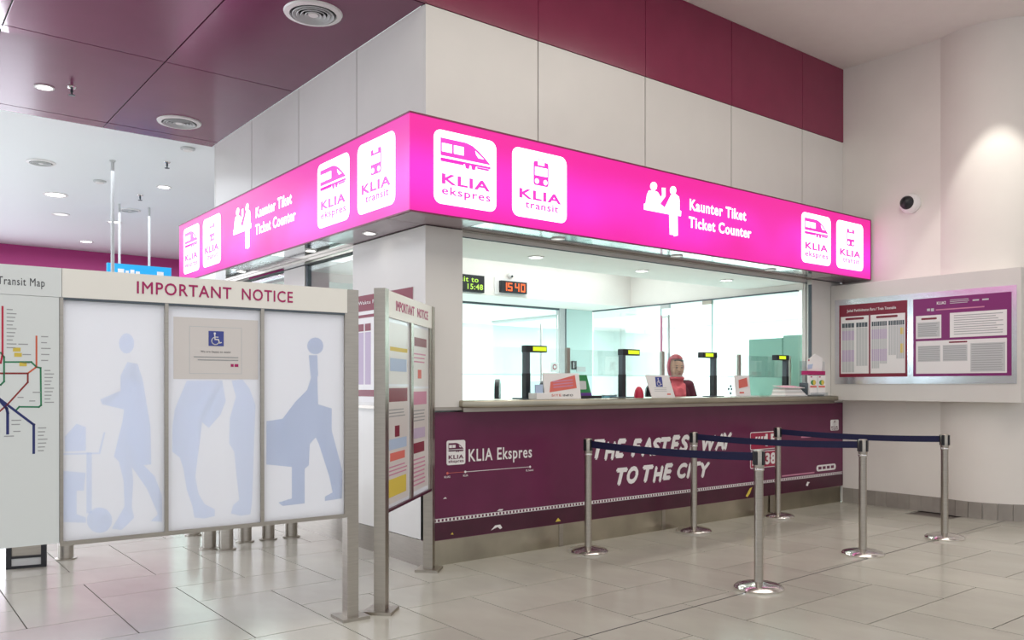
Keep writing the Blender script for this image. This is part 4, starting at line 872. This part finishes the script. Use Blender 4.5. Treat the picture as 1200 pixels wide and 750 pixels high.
# ------------------------------------------------------------------ barriers
def stanchion(label, loc, blen=0, bdir=(0, -1)):
    x, y = loc; t = thing('queue_barrier_post', label, 'barrier post', (x, y, 0), group='steel queue posts')
    part('base', B().lathe([(.160, 0), (.162, .012), (.150, .026), (.110, .038), (.05, .046), (.036, .050)], (x, y, 0), 40), 'chrome', t, True)
    part('pole', B().cyl(x, y, .048, .80, .0295, 28), 'steel', t, True)
    part('collar', B().lathe([(.033, .785), (.035, .79), (.035, .80), (.033, .803)], (x, y, 0), 28), 'chrome', t, True)
    part('head', B().lathe([(.0335, .80), (.0345, .81), (.0345, .915), (.030, .922), (.0, .924)], (x, y, 0), 28), 'steel', t, True)
    b = B()
    for k in range(4):
        a = pi/2*k+.05; mx = Matrix.Translation((x, y, 0)) @ Matrix.Rotation(a, 4, 'Z')
        b.box(.030, .041, -.013, .013, .825, .915, mx=mx, bev=.002)
    part('belt_slot', b, 'black', t)
    if blen:
        a = math.atan2(bdir[1], bdir[0]); mx = Matrix.Translation((x, y, 0)) @ Matrix.Rotation(a, 4, 'Z'); b = B(); n = 12
        up = []
        for i in range(n+1): f = i/n; up.append((.038+f*(blen-.076), -.018*4*f*(1-f)))
        pts = [(p[0], .905+p[1]) for p in up]+[(p[0], .850+p[1]) for p in up[::-1]]
        b.prism(pts, -.0012, .0012, mx @ Matrix(((1,0,0,0),(0,0,-1,0),(0,1,0,0),(0,0,0,1))))
        part('belt', b, 'belt', t, label='navy blue retractable belt')
    return t
S_ = {'A': (1.353, -.309), 'B': (2.777, -.222), 'C': (4.131, -.134+.0), 'D': (1.402, -1.901), 'E': (3.007, -1.741), 'F': (4.247, -1.817)}
S_['C'] = (4.131, -.20)
def bl(p, q): dx, dy = S_[q][0]-S_[p][0], S_[q][1]-S_[p][1]; l = math.hypot(dx, dy); return l, (dx/l, dy/l)
l, dv = bl('A', 'D'); stanchion('steel queue post nearest the counter at its left, under the large lettering', S_['A'], l, dv)
l, dv = bl('B', 'E'); stanchion('middle steel queue post of the row along the counter', S_['B'], l, dv)
l, dv = bl('C', 'F'); stanchion('steel queue post by the counter nearest the right wall', S_['C'], l, dv)
stanchion('frontmost steel queue post, nearest the viewer', S_['D']); stanchion('outer steel queue post between the frontmost one and the rightmost', S_['E']); stanchion('rightmost steel queue post, in front of the wall column', S_['F'])

# ------------------------------------------------------------------ bollards and stand under the left board
BL = [(-2.029, 2.014, 'steel bollard with a wide flange under the map panel edge'), (-.915, 2.459, 'farthest steel bollard under the notice board'), (-1.016, 1.735, 'steel bollard overlapped by the wider one beside it'), (-.917, 1.612, 'nearest and widest of the steel bollards under the notice board'), (-.672, 1.849, 'steel bollard right of the nearest one'), (-.469, 1.842, 'second bollard from the kiosk side wall'), (-.259, 1.834, 'steel bollard closest to the kiosk side wall')]
r0 = thing('bollard', BL[0][2], 'bollard', (BL[0][0], BL[0][1], 0), group='short steel bollards')
c0 = (BL[0][0], BL[0][1], 0)
part('flange', B().lathe([(.078, 0), (.078, .010), (.06, .014)], c0, 28), 'steel', r0, True); part('tube', B().lathe([(.056, .012), (.056, .40), (.05, .412), (0, .415)], c0, 28), 'steel', r0, True)
for x, y, lb in BL[1:]: dup(r0, (x, y, 0), lb)
t = thing('floor_stand', 'black framed steel foot stand below the transit map', 'stand', (-2.33, 1.8, 0))
W = frame((-2.45, 1.86, 0), (.97, -.24, 0))
part('side_bar', B().rect(0, .035, 0, .42, -.06, 0, W).rect(.225, .26, 0, .42, -.06, 0, W), 'black', t); part('steel_panel', B().rect(.035, .225, .09, .42, -.03, -.02, W), 'steel', t)
part('foot_bar', B().rect(.035, .225, .0, .02, -.05, .0, W).rect(.035, .225, .075, .09, -.05, 0, W), 'black', t); part('sill_plate', B().rect(.035, .225, .02, .075, -.04, -.008, W), 'lgreyp', t)

# ------------------------------------------------------------------ ceiling fittings
def vent(loc, r, label):
    t = thing('ceiling_vent', label, 'vent', loc, group='round ceiling vents'); x, y, z = loc
    part('outer_ring', B().lathe([(r*.78, -.002), (r*.80, -.02), (r*.97, -.014), (r, -.0005)], loc, 40), 'whitep', t, True)
    part('dark_throat', B().cyl(x, y, z-.004, z-.0005, r*.78, 32), 'black', t)
    for k in range(4):
        q = r*(.66-.14*k); part('cone_ring', B().lathe([(q, -.006), (q+.012, -.022), (q+.008, -.026), (q-.010, -.008)], loc, 32), 'lgreyp', t, True)
    part('centre_disc', B().lathe([(.0, -.024), (r*.17, -.022), (r*.18, -.006)], loc, 20), 'whitep', t, True)
    return t
vent((-.587, .663, 4.18), .22, 'large round vent in the maroon soffit near the top of the corner')
vent((-.59, 3.99, 4.18), .225, 'round vent in the maroon soffit near its far edge')
vent((-1.474, 6.742, 4.182), .17, 'round vent in the white ceiling at far left')
vent((0.148, 9.115, 4.182), .16, 'round vent in the white ceiling above the blue sign')
vent((-1.863, 10.601, 4.182), .16, 'farthest left round vent in the white ceiling')
downlight((-1.912, 3.704, 4.18), .085, 'lit downlight in the maroon soffit', group='soffit and ceiling downlights')
for i, (x, y, r, lb) in enumerate(((-0.994, 8.642, .17, 'wide lit downlight in the white ceiling at left'), (0.129, 7.151, .10, 'brightest downlight in the white ceiling, left of the kiosk wall'), (0.233, 12.785, .13, 'farthest lit downlight above the magenta wall'), (0.191, 10.325, .12, 'lit downlight behind the hanging rods'), (-0.663, 10.177, .14, 'dim downlight left of the hanging rods'))):
    downlight((x, y, 4.182), r, lb, group='soffit and ceiling downlights', lit=(i != 4))
for x, y, lb in ((-0.667, 7.337, 'unlit round fitting in the white ceiling left of the long rod'), (.045-.25, 4.96, 'round detector in the white ceiling beside the kiosk wall'), (-1.6, 12.4, 'small distant fitting in the white ceiling at left')):
    t = thing('smoke_detector', lb, 'detector', (x, y, 4.182), group='ceiling detectors'); part('base_ring', B().lathe([(.085, -.001), (.083, -.016), (.06, -.02)], (x, y, 4.182), 24), 'lgreyp', t, True); part('sensor', B().lathe([(.058, -.018), (.05, -.035), (.0, -.038)], (x, y, 4.182), 20), 'whitep', t, True)
def sprinkler(x, y, z, lb):
    t = thing('sprinkler', lb, 'sprinkler', (x, y, z), group='ceiling sprinklers'); part('rosette', B().lathe([(.04, -.0005), (.035, -.01), (.012, -.014)], (x, y, z), 18), 'chrome', t, True)
    part('body', B().lathe([(.012, -.012), (.014, -.05), (.008, -.055), (.008, -.075)], (x, y, z), 12), 'greymetal', t, True); part('deflector', B().lathe([(.03, -.075), (.03, -.08)], (x, y, z), 16), 'greymetal', t)
sprinkler(-1.708, 3.544, 4.18, 'sprinkler head in the maroon soffit beside the lit downlight'); sprinkler(.08-.3, 5.753, 4.182, 'sprinkler head in the white ceiling near the kiosk wall'); sprinkler(.0, 7.9, 4.182, 'sprinkler head between the bright downlight and the rods')
t = downlight((2.9, -1.6, 5.03), .09, 'lit downlight in the high ceiling over the queue area')
# hanging sign and rods
t = thing('hanging_sign', 'bright blue sign hung from two rods beyond the notice board', 'sign', (.2, 8.75, 2.9))
part('sign_panel', B().box(-.27, .68, 8.72, 8.78, 2.85, 3.25), 'bluesign', t)
for x in (-.09, .35): part('rod', B().cyl(x, 8.75, 3.25, 4.182, .018, 10), 'lgreyp', t, True)
b = Multi()
for i, (a, q) in enumerate(((-.12, -.03), (-.01, .04), (.06, .12), (.14, .2), (.46, .56))): b.rect(a, q, 3.02, 3.17-.02*(i % 2), 0, .004, MF(8.72))
[part('white_print', q, 'whitep', t) for q in b.l]
t = thing('hanging_rod', 'long grey rod hanging from the white ceiling, nearest of three', 'rod', (-.78, 6.1, 4.182))
part('rod', B().cyl(-.78, 6.1, 2.5, 4.182, .022, 12), 'lgreyp', t, True); part('ceiling_cup', B().lathe([(.04, -.0005), (.03, -.02)], (-.78, 6.1, 4.182), 16), 'lgreyp', t, True); part('end_clamp', B().box(-.83, -.73, 6.07, 6.13, 2.45, 2.52), 'greymetal', t)
# spot washing the round column above the notice box
sp_ = bpy.data.lights.new('column_wash', 'SPOT'); sp_.energy = 120; sp_.spot_size = radians(62); sp_.spot_blend = .12; sp_.color = (1, .97, .88); sp_.shadow_soft_size = .05
so = bpy.data.objects.new('column_wash', sp_); COL.objects.link(so); so.location = (5.12, -1.95, 5.0); so['kind'] = 'structure'
so.rotation_euler = (0, 0, 0)
